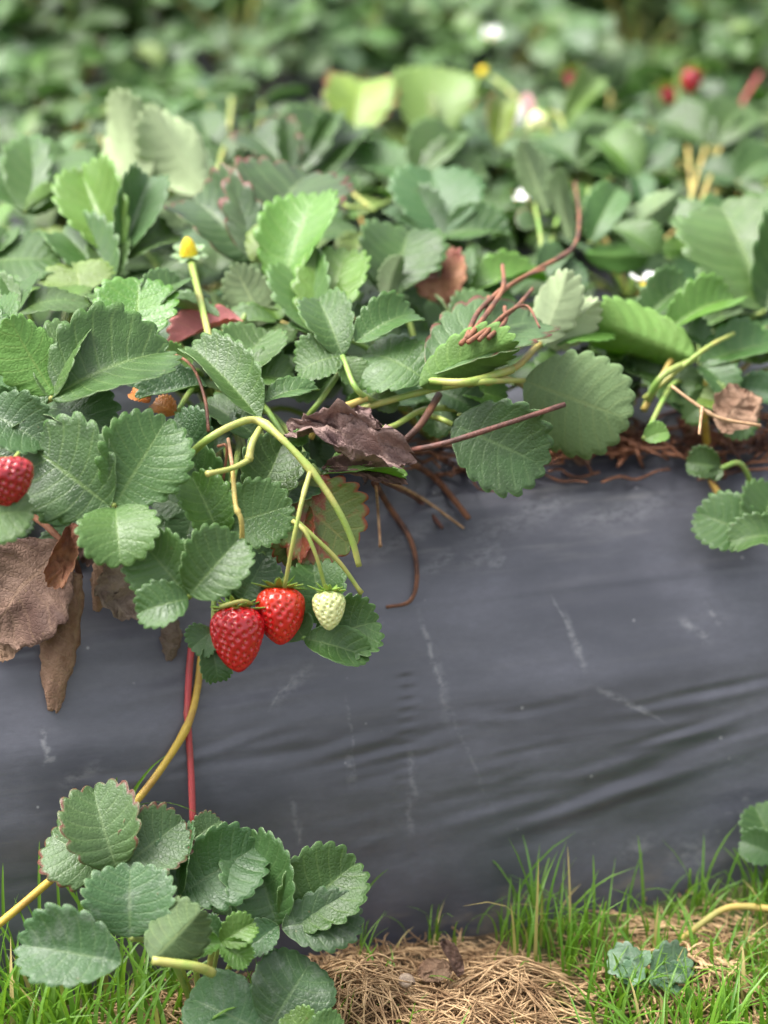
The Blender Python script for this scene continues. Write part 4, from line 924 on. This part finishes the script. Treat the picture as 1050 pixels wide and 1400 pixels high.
pP.leaf((380, 1266), [(342, 1145, .78, (-.1, .2), dict(m='d', fold=0.39, pk=.004)), (484, 1182, .85, (.1, .25), dict(m='g', b=(386, 1262))), (490, 1252, .72, (.05, .45), dict(m='dust', b=(386, 1268), off=.004)), (335, 1300, .9, (0, .5), dict(m='dust', off=.004))], .01)
pP.leaf((302, 1289), [(254, 1296, .8, (0, .4), dict(m='b', fold=0.47)), (345, 1262, .85, (.1, .3), dict(m='b', fold=0.52)), (340, 1316, .85, (.1, .3), dict(m='b', fold=0.42)), (280, 1255, .8, (0, .4), dict(m='d', off=-.01))], .025, smat='stalk')
pP.leaf((368, 1405), [(424, 1316, 1.0, (.1, .3), dict(m='dust', fold=0.29, amp=.02)), (262, 1366, .8, (-.1, .5), dict(m='dust', amp=.02, b=(362, 1412)))], .015)
pP.leaf((420, 1420), [(395, 1386, 1.3, (0, .4), dict(m='b')), (470, 1400, .9, (0, .4))], .03)
pP.leaf((320, 1250), [(290, 1200, .9, (0, .6), dict(m='d')), (360, 1220, .9, (0, .6), dict(m='d'))], -.03)
# runners climbing down the film
run = Plant(S(268, 880, 0.004), 'yellow-green runner stem crossing down the film to the ground plant', None, 'runner_stem', 'runner')
run.stalk([S(276, 888, .006), S(270, 940, .005), S(258, 988, .007), S(228, 1040, .006), S(186, 1096, .01), S(135, 1148, .02), S(85, 1190, .03), S(10, 1254, .045), S(-60, 1310, .05)], .0022, .0024, 'runy', 'stem', ((.28, .2), (.55, .25)), 9)
run2 = Plant(S(262, 872, 0.004), 'straight red runner stem lying on the film below the larger ripe berry', None, 'runner_stem', 'runner')
run2.stalk([S(263, 872, .006), S(258, 930, .004), S(257, 985, .0035), S(261, 1050, .005), S(264, 1128, .012)], .0021, .0020, 'stalkr', 'stem', ((.45, .3),), 9)

# right-hand edge plant and the weed in the grass
pQ = Plant(Vector((0.285, 1.12, 0.0)), 'strawberry plant at the grassy foot of the bed, opposite the dusty one')
pQ.leaf((1062, 1172), [(1014, 1150, .95, (0, .3), dict(m='d')), (1110, 1130, .9, (0, .4)), (1032, 1104, .9, (0, .3), dict(m='g', off=-.01))], depth=1.31)
pQ.leaf((1120, 1210), [(1150, 1150, .9, (0, .3)), (1080, 1230, .9, (0, .4)), (1180, 1240, .9, (0, .4))], depth=1.30)
wd = Plant(S(885, 1352, 0.0), 'low pale grey-green lobed weed growing in the grass', None, 'weed', 'weed')
for (jx, jy, tips) in ((880, 1322, [(832, 1310), (850, 1338), (878, 1300)]), (890, 1330, [(940, 1308), (935, 1345), (905, 1350)]), (875, 1330, [(860, 1350), (840, 1325)])):
    dq = surf_depth(885, 1352) - .02
    wd.leaf((jx, jy), [(a, b, .95, (0, .5), dict(m='weed', nt=5, amp=.08, mu='weed', rpt=4)) for a, b in tips], depth=dq)

# ------------------------------------------------------------------ dry leaves, dead stems
def dry_leaf(b, t, w, n, mat, label, d=None, **geo):
    LEAF_SEED[0] += 1
    P0 = b if isinstance(b, Vector) else px2w(b[0], b[1], d if d else dd(b[0], b[1], 0.01)); nv = nvec(n)
    ray = px2w(t[0], t[1], 1.0) - CAM; P1 = CAM + ray * ((P0 - CAM).dot(nv) / ray.dot(nv))
    g = dict(nt=8, rpt=4, nc=8, crumple=.06, wave=.06, pk=.012, tear=.015, amp=.03, thick=.003, fold=.2, ky=.4); g.update(geo)
    me = mesh_from_geo('dry_leaf', leaflet_geo(seed=LEAF_SEED[0], **g), mat, mat)
    o = bpy.data.objects.new('dry_leaf', me); COL.objects.link(o); o.matrix_world = leaflet_matrix(P0, P1, nv, w)
    tag(o, label, 'dry leaf'); return o
def dry_roll(b, t, rad, mat, label, d, seed):
    P0, P1 = px2w(b[0], b[1], d), px2w(t[0], t[1], d + .006); ax = P1 - P0; L = ax.length; ay = ax / L
    sx = ay.cross(nvec((0, 0))).normalized(); sz = sx.cross(ay); V, A = [], []; nr, na = 46, 34
    for i in range(nr):
        f = i / (nr - 1); r = rad * (.12 + .95 * math.sin(math.pi * min(1, f * .93 + .03)) ** .8 * (1 - .25 * f)); bend = .05 * L * math.sin(2.6 * f + seed)
        for k in range(na):
            an = (k / (na - 1) * 2.35 - 0.35) * math.pi     # the blade overlaps itself
            rr = r * (1 - .16 * k / na); q = Vector((math.cos(an) * .9 + seed * 3, f * 4.5, math.sin(an) * .9))
            rr *= 1 + .36 * noise.noise(q * 1.3) + .24 * noise.noise(q * 3.1) + .09 * noise.noise(q * 8) + .13 * abs(math.sin(11 * f + 2.4 * abs(an - 2.2)))
            ragged = (L * .035 * noise.noise(Vector((an * 1.7, seed, 3))) + L * .012 * noise.noise(Vector((an * 6, seed, 3)))) * max(0, f - .75) * 4
            p = ay * (f * L + ragged) + sx * (rr * math.cos(an) + bend) + sz * (rr * .72 * math.sin(an)); V.append(p); A.append((k / na * 1.6 - .8, f * 9 + abs(k / na - .5) * 3, f))
    F = [(i * na + k, i * na + k + 1, (i + 1) * na + k + 1, (i + 1) * na + k) for i in range(nr - 1) for k in range(na - 1)]
    o = mesh_obj('dry_leaf', V, F, M[mat], attr={'leafc': ('FLOAT_VECTOR', A)}); o.location = P0
    sm = o.modifiers.new('thickness', 'SOLIDIFY'); sm.thickness = .0004
    return tag(o, label, 'dry leaf')
dl = lambda px, py, off: surf_depth(px, py) - off
dry_leaf((88, 745), (-12, 862), 1.05, (-.1, .15), 'dry', 'wide flat brown dry leaf spread over the film', dl(60, 790, .035), crumple=.045, fold=.15, ky=.5)
dry_roll((112, 786), (68, 970), .0108, 'drytan', 'rolled tan dry leaf hanging point-down on the film', dl(95, 870, .020), 1)
dry_leaf((100, 715), (70, 800), .5, (.3, .1), 'dryred', 'russet folded dry leaf over the wide flat brown one', dl(90, 760, .05), kx=1.8, crumple=.09)
dry_leaf((198, 745), (158, 842), .95, (.1, .2), 'drygrey', 'crumpled grey-brown dry leaf with a hole, behind the lowest green leaf', dl(175, 800, .02), crumple=.13, kx=1.2)
dry_roll((148, 752), (128, 834), .0055, 'drytan', 'narrow rolled tan dry leaf beside the hanging one', dl(138, 795, .028), 2)
dry_roll((235, 842), (229, 902), .0058, 'drygrey', 'short shrivelled grey leaf tip sticking out below the green leaf', dl(231, 875, .012), 3)
dry_leaf((30, 860), (-5, 898), .9, (0, .2), 'drytan', 'small tan dry leaf scrap under the wide brown leaf', dl(10, 880, .01), crumple=.09)
dry_leaf((170, 700), (120, 770), 1.0, (0, .3), 'dry', 'dark brown dry leaf shaded under the green leaves', dl(150, 740, .015), crumple=.08)
dry_leaf((392, 578), (556, 640), .52, (-.05, .5), 'drypur', 'crumpled purple-brown dry leaf at the top of the film', dd(392, 578, .02), crumple=.15, kx=2.6, fold=.3, hw=.5, nc=10, rpt=5)
dry_leaf((470, 560), (515, 648), .9, (.1, .4), 'drypur', 'upright purple-brown dry leaf fold behind the crumpled one', dd(470, 560, .01), crumple=.17, kx=2.2, nc=10, rpt=5)
dry_leaf((440, 640), (552, 655), .35, (0, .6), 'dry', 'thin brown dry leaf under the crumpled purple one', dd(440, 640, .0), crumple=.1)
dry_leaf((985, 590), (1024, 535), .95, (.1, .3), 'drytan', 'pinkish tan dry leaf standing above the dead runners', dd(985, 590, -.01), crumple=.1)
dry_leaf((620, 1322), (572, 1330), .75, (0, .5), 'drytan', 'pale tan dry leaf lying on the straw', surf_depth(600, 1322) - .04, crumple=.08)
dry_leaf((628, 1335), (606, 1288), .5, (.2, .2), 'dry', 'pointed brown dry leaf standing up out of the straw', surf_depth(615, 1330) - .035, crumple=.1, kx=2)

def stem_thing(name, pts, r0, r1, mat, label, cat='stem', nodes=(), extra=(), seg=8):
    c = pts[0]; V, F = tube([p - c for p in pts], r0, r1, seg, 6, .12, nodes)
    for (pp, a, b) in extra: tube([p - c for p in pp], a, b, seg, 5, .12, (), V, F)
    o = mesh_obj(name, V, F, M[mat]); o.location = c; return tag(o, label, cat)
stem_thing('dead_stick', tr((540, 618, -.01), (600, 608, .02), (690, 580, .04), (772, 553, .05)), .0018, .0016, 'stem_dark', 'dark brown dead stick jutting out over the film')
stem_thing('dead_fruit_stalk', tr((636, 466, .10), (655, 425, .105), (690, 395, .105), (735, 368, .10), (782, 340, .09), (792, 300, .08), (786, 250, .08)), .0017, .0012, 'stem_brown', 'reddish brown dead fruit stalk arching up from the folded leaf', 'stem', ((.3, .5), (.62, .5)),
           [(tr((640, 462, .105), (672, 420, .11), (688, 392, .11), (687, 362, .11)), .0018, .0013), (tr((690, 395, .105), (712, 380, .11), (745, 368, .105)), .0011, .001), (tr((655, 465, .11), (690, 430, .115), (720, 418, .115), (738, 448, .115)), .0014, .0007), (tr((668, 462, .11), (690, 440, .11), (690, 420, .11)), .0016, .0014), (tr((630, 470, .10), (660, 440, .10), (668, 405, .10)), .0016, .001), (tr((640, 468, .11), (700, 425, .11), (728, 395, .105)), .0015, .0012)])
stem_thing('bent_straw_stem', tr((1040, 582, .03), (985, 572, .03), (955, 555, .035), (918, 528, .04)), .0011, .0010, 'stem_tan', 'thin tan dead stem bent into a hook above the dead runners', 'stem', ((.5, .5),), [(tr((960, 557, .035), (958, 575, .04), (956, 594, .04)), .0010, .0009)])
sp_ = S
stem_thing('dry_root', [C(512, 660, .0), S(530, 690, .012), S(562, 740, .01), S(570, 790, .006), S(560, 822, .003), S(528, 830, .002)], .0021, .0010, 'stem_brown', 'curved red-brown dead runner hooked down onto the film', 'stem')
stem_thing('dry_root', [C(514, 665, .005), S(517, 700, .02), S(520, 747, .02)], .0010, .0007, 'stem_tan', 'short thin dead runner tip hanging with a bead at its end', 'stem', ((1.0, .7),))
stem_thing('dry_root', [C(540, 620, -.01), S(590, 650, .01), S(618, 680, .008), S(641, 709, .008)], .0021, .0018, 'stem_brown', 'thick straight dead runner end lying on the upper film', 'stem')
stem_thing('dry_root', [C(520, 655, .0), S(570, 682, .008), S(605, 722, .005)], .0019, .0013, 'stem_dark', 'dark curved dead runner end beside the thick straight one', 'stem')
stem_thing('dry_root', [C(525, 655, .005), S(575, 680, .012), S(634, 722, .008)], .0012, .0008, 'stem_tan', 'thin pale dead runner end reaching farthest over the film', 'stem')
stem_thing('dead_runner', [S(40, 702, .05), S(70, 725, .05), S(98, 758, .04), px2w(110, 790, dl(110, 790, .025))], .0022, .0019, 'stem_brown', 'brown dead leaf stalk holding the rolled tan leaf', 'stem')
stem_thing('dead_runner', tr((228, 480, .02), (262, 500, .03), (280, 545, .03), (285, 590, .02)), .0009, .0010, 'stem_brown', 'thin dark red dead stalk curving between the grey-green leaves', 'stem')
stem_thing('dead_runner', [S(1060, 1243, .05), S(1000, 1240, .05), S(960, 1262, .04), S(905, 1308, .02)], .0024, .002, 'stalky', 'tan arched runner in the grass', 'runner')
stem_thing('flower_stub', tr((-20, 455, .05), (2, 454, .055), (24, 455, .06)), .002, .0018, 'stalk', 'cut green stalk end at the large leaf', 'stem')

# tangle of dead runners along the shoulder of the film: too many and too entangled to count
V, F = [], []
rt = random.Random(3)
for k in range(150):
    px_ = rt.uniform(690, 1090) if k < 115 else rt.uniform(430, 700); py_ = rt.triangular(560, 660, 610) - (0.03 * (px_ - 750) if px_ > 750 else 0)
    a = rt.gauss(0, .75); ln = rt.uniform(25, 130); q = []
    for i in range(5):
        f = (i / 4 - .5) * ln; qx = px_ + f * math.cos(a) + rt.uniform(-5, 5); qy = py_ + f * math.sin(a) * .5 + rt.uniform(-5, 5)
        q.append(S(qx, min(qy, 672), rt.uniform(.002, .03)))
    tube(q, rt.uniform(.0006, .0019), rt.uniform(.0005, .0012), 5, 3, .15, (), V, F)
o = mesh_obj('dead_runner_tangle', V, F, M['stem_brown']); o['kind'] = 'stuff'; tag(o, 'tangle of red-brown dead runners and stems along the top of the film', 'dead stems')
for k, P_ in enumerate(([(722, 628), (700, 625), (790, 602)], )): pass
LBL = 'small brown dry leaf scrap lying in the tangle of dead runners'
for k in range(14):
    px_, py_ = rt.uniform(580, 1060), rt.uniform(560, 628); o = dry_leaf((px_, py_), (px_ + rt.uniform(-32, 32), py_ + rt.uniform(-22, 14)), .8, (rt.uniform(-.3, .3), .5), rt.choice(('dry', 'drytan', 'dryred')), LBL, surf_depth(px_, py_) - .012, crumple=.12, nc=5)
    o['group'] = 'dry leaf scraps in the tangle'

# ------------------------------------------------------------------ straw, grass, snail shell
V, F = [], []
rs_ = random.Random(21)
def straw_at(cx, cy, rx, ry, n, hgt, ln=(.03, .09), rad=(.00032, .00085)):
    for _ in range(n):
        a, q = rs_.uniform(0, 6.28), math.sqrt(rs_.random()); x = cx + rx * q * math.cos(a); y = cy + ry * q * math.sin(a)
        base = hgt * (1 - q * q) * rs_.uniform(.55, 1.0) + .003; d = rs_.gauss(0, .9); L = rs_.uniform(*ln); pts = []
        bow = rs_.gauss(0, .16) * L; sag = rs_.uniform(.0, .3)
        for i in range(5):
            f = i / 4 - .5
            xx = x + f * L * math.cos(d) - bow * (f * f - .1) * math.sin(d) * 2 + rs_.gauss(0, .0015); yy = y + f * L * math.sin(d) + bow * (f * f - .1) * math.cos(d) * 2 + rs_.gauss(0, .0015)
            qq = math.hypot((xx - cx) / (rx * 1.15), (yy - cy) / (ry * 1.15)); zz = min(base, hgt * 1.05) * max(0.05, 1 - sag * (2 * f) ** 2) * max(.06, min(1, 1.35 - qq)) + rs_.gauss(0, .0015) + .002
            pts.append((xx, yy, max(zz, .001)))
        tube(pts, rs_.uniform(*rad), rs_.uniform(*rad) * .8, 4, 3, 0, (), V, F)
straw_at(-0.012, 1.005, .045, .05, 560, .036, (.02, .07)); straw_at(.03, .985, .062, .055, 800, .024, (.02, .10)); straw_at(.075, 1.03, .035, .03, 130, .022)
straw_at(.185, 1.04, .05, .04, 200, .02, (.03, .08), (.0005, .0013)); straw_at(-.11, .985, .06, .05, 260, .02); straw_at(.1, .93, .2, .06, 350, .015); straw_at(.20, 1.08, .09, .04, 120, .010); straw_at(.03, 1.055, .075, .03, 330, .007, (.015, .05), (.0003, .0007))
o = mesh_obj('straw', V, F, M['straw']); o['kind'] = 'stuff'; tag(o, 'heap of dry tan straw and dead grass at the foot of the bed', 'straw')

gV, gF, gT = [], [], []
rg = random.Random(31)
def blade(x, y, h, lean, az, w, tint, z0=0.0, seg=5):
    b = len(gV); ox, oy = math.cos(az), math.sin(az); sx, sy = -oy, ox
    tw = rg.uniform(-.6, .6)
    for i in range(seg + 1):
        f = i / seg; out = h * lean * f * f; zz = h * (f - .35 * lean * f * f * f); ww = w * (1 - f) ** .55 * (.75 + .25 * min(1, f * 4)) + .00008
        ca, sa = math.cos(tw * f), math.sin(tw * f); ex, ey = sx * ca + ox * sa, sy * ca + oy * sa
        cx, cy = x + ox * out, y + oy * out
        gV.append((cx - ex * ww / 2, cy - ey * ww / 2, z0 + zz)); gV.append((cx, cy, z0 + zz - ww * .22)); gV.append((cx + ex * ww / 2, cy + ey * ww / 2, z0 + zz))
        gT.extend([tint] * 3)
    for i in range(seg):
        for q in range(2): k = b + i * 3 + q; gF.append((k, k + 1, k + 4, k + 3))
def front_y(x): return 1.09 + math.tan(YAW) * (x + .0114)
def grass_region(x0, x1, dy0, dy1, n, h, lean=(.1, .9), w=(.0020, .0040)):
    for _ in range(n):
        x = rg.uniform(x0, x1); y = front_y(x) - rg.uniform(dy0, dy1)
        t = rg.betavariate(2, 2) * .85 if rg.random() > .07 else 1.0
        blade(x, y, rg.uniform(*h), rg.uniform(*lean), rg.uniform(0, 6.28), rg.uniform(*w), t)
grass_region(-.36, -.115, .005, .12, 420, (.03, .085), (.1, .9), (.0026, .0046)); grass_region(-.36, -.17, .01, .1, 170, (.05, .10), (.05, .6), (.0026, .0046))
grass_region(-.12, .02, .06, .16, 120, (.02, .05))
for cx, cy, n, h in ((.094, .035, 44, .075), (.120, .06, 50, .062), (.16, .07, 26, .045), (.20, .03, 16, .06), (.25, .05, 60, .062), (.29, .07, 70, .06), (.33, .05, 70, .08), (.22, .11, 90, .045), (.15, .11, 80, .045), (.27, .12, 120, .05), (.30, .10, 120, .055), (.24, .15, 110, .05), (.19, .14, 90, .045)):
    for _ in range(n):
        x = rg.gauss(cx, .012); blade(x, front_y(x) - max(.006, rg.gauss(cy, .012)), h * rg.uniform(.35, 1.05), rg.uniform(.05, .8), rg.uniform(0, 6.28), rg.uniform(.0016, .0030), rg.betavariate(2, 2) * .85 if rg.random() > .08 else 1.0)
grass_region(.10, .36, .01, .12, 140, (.02, .05), (.2, .9), (.0016, .0028)); grass_region(.12, .40, .09, .20, 380, (.02, .05))
grass_region(-1.1, -.36, .0, .35, 1300, (.03, .10)); grass_region(.40, 1.4, .0, .35, 1700, (.03, .10)); grass_region(-.36, .40, .16, .40, 1500, (.02, .07))
grass_region(-.02, .09, .0, .03, 30, (.02, .045), (.2, .8), (.001, .0018))
for _ in range(1200):   # the aisle between the two beds
    s_ = rg.uniform(-1.2, 2.0); p = BED0 + SDIR * s_ + TDIR * rg.uniform(.925, .995); blade(p.x, p.y, rg.uniform(.03, .09), rg.uniform(.1, .9), rg.uniform(0, 6.28), rg.uniform(.0015, .003), rg.betavariate(2, 2))
def blade_px(b, t, w, tint=.6, off=.0):   # single blades that stand out
    p0 = S(b[0], b[1], off); d0 = w2px(p0)[2]; p1 = px2w(t[0], t[1], d0 - .005); h = (p1 - p0); i0 = len(gV)
    for i in range(7):
        f = i / 6; ww = w * (1 - f) ** .6 + .0001; c = p0 + h * f + Vector((0, 0, .12 * h.length * math.sin(math.pi * f)))
        for q in (-.5, 0, .5): gV.append((c.x + ww * q, c.y - abs(q) * ww * .3, c.z)); gT.append(tint)
    for i in range(6):
        for q in range(2): k = i0 + i * 3 + q; gF.append((k, k + 1, k + 4, k + 3))
for a in (((55, 1290), (54, 1150), .0024), ((118, 1250), (55, 1178), .0030), ((82, 1260), (76, 1165), .002), ((488, 1240), (531, 1188), .0018), ((5, 1260), (4, 1180), .002), ((158, 1085), (160, 1062), .002), ((780, 1290), (776, 1158), .0016, .95), ((812, 1280), (811, 1168), .002), ((880, 1240), (872, 1142), .002),
          ((720, 1290), (690, 1240), .0018), ((900, 1260), (1000, 1188), .002), ((170, 1105), (228, 1032), .0026), ((188, 1100), (272, 1112), .0026)): blade_px(a[0], a[1], a[2], a[3] if len(a) > 3 else .6, .012)
o = mesh_obj('grass', gV, gF, M['grass'], attr={'tint': ('FLOAT', gT)}); o['kind'] = 'stuff'; tag(o, 'green grass blades at the foot of the bed and in the aisle', 'grass')

# snail shell lying on the straw
V, F = [], []; pts, rad = [], []
for i in range(40):
    f = i / 39; a = f * 2 * math.pi * 2.4; r = .0052 * (1 - f) ** 1.1 + .0002; pts.append((r * math.cos(a), r * math.sin(a) * .95, .0015 + .004 * f)); rad.append(.0042 * (1 - f) ** .9 + .0004)
b0 = 0
for i, (p, r) in enumerate(zip(pts, rad)):
    a = i / 39 * 2 * math.pi * 2.4; o_ = np.array([math.cos(a), math.sin(a), 0])
    for k in range(10): t = 2 * math.pi * k / 10; V.append(np.array(p) + o_ * r * math.cos(t) + np.array([0, 0, r * math.sin(t)]))
for i in range(39):
    for k in range(10): F.append((i * 10 + k, i * 10 + (k + 1) % 10, (i + 1) * 10 + (k + 1) % 10, (i + 1) * 10 + k))
F.append(tuple(range(10)))
o = mesh_obj('snail_shell', V, F, M['shell']); o.location = px2w(554, 1343, surf_depth(554, 1343) - .055); o.rotation_euler = (R(35), R(20), 0); o.scale = (.6, .6, .6)
tag(o, 'small greyish tan snail shell lying on the straw', 'snail shell')
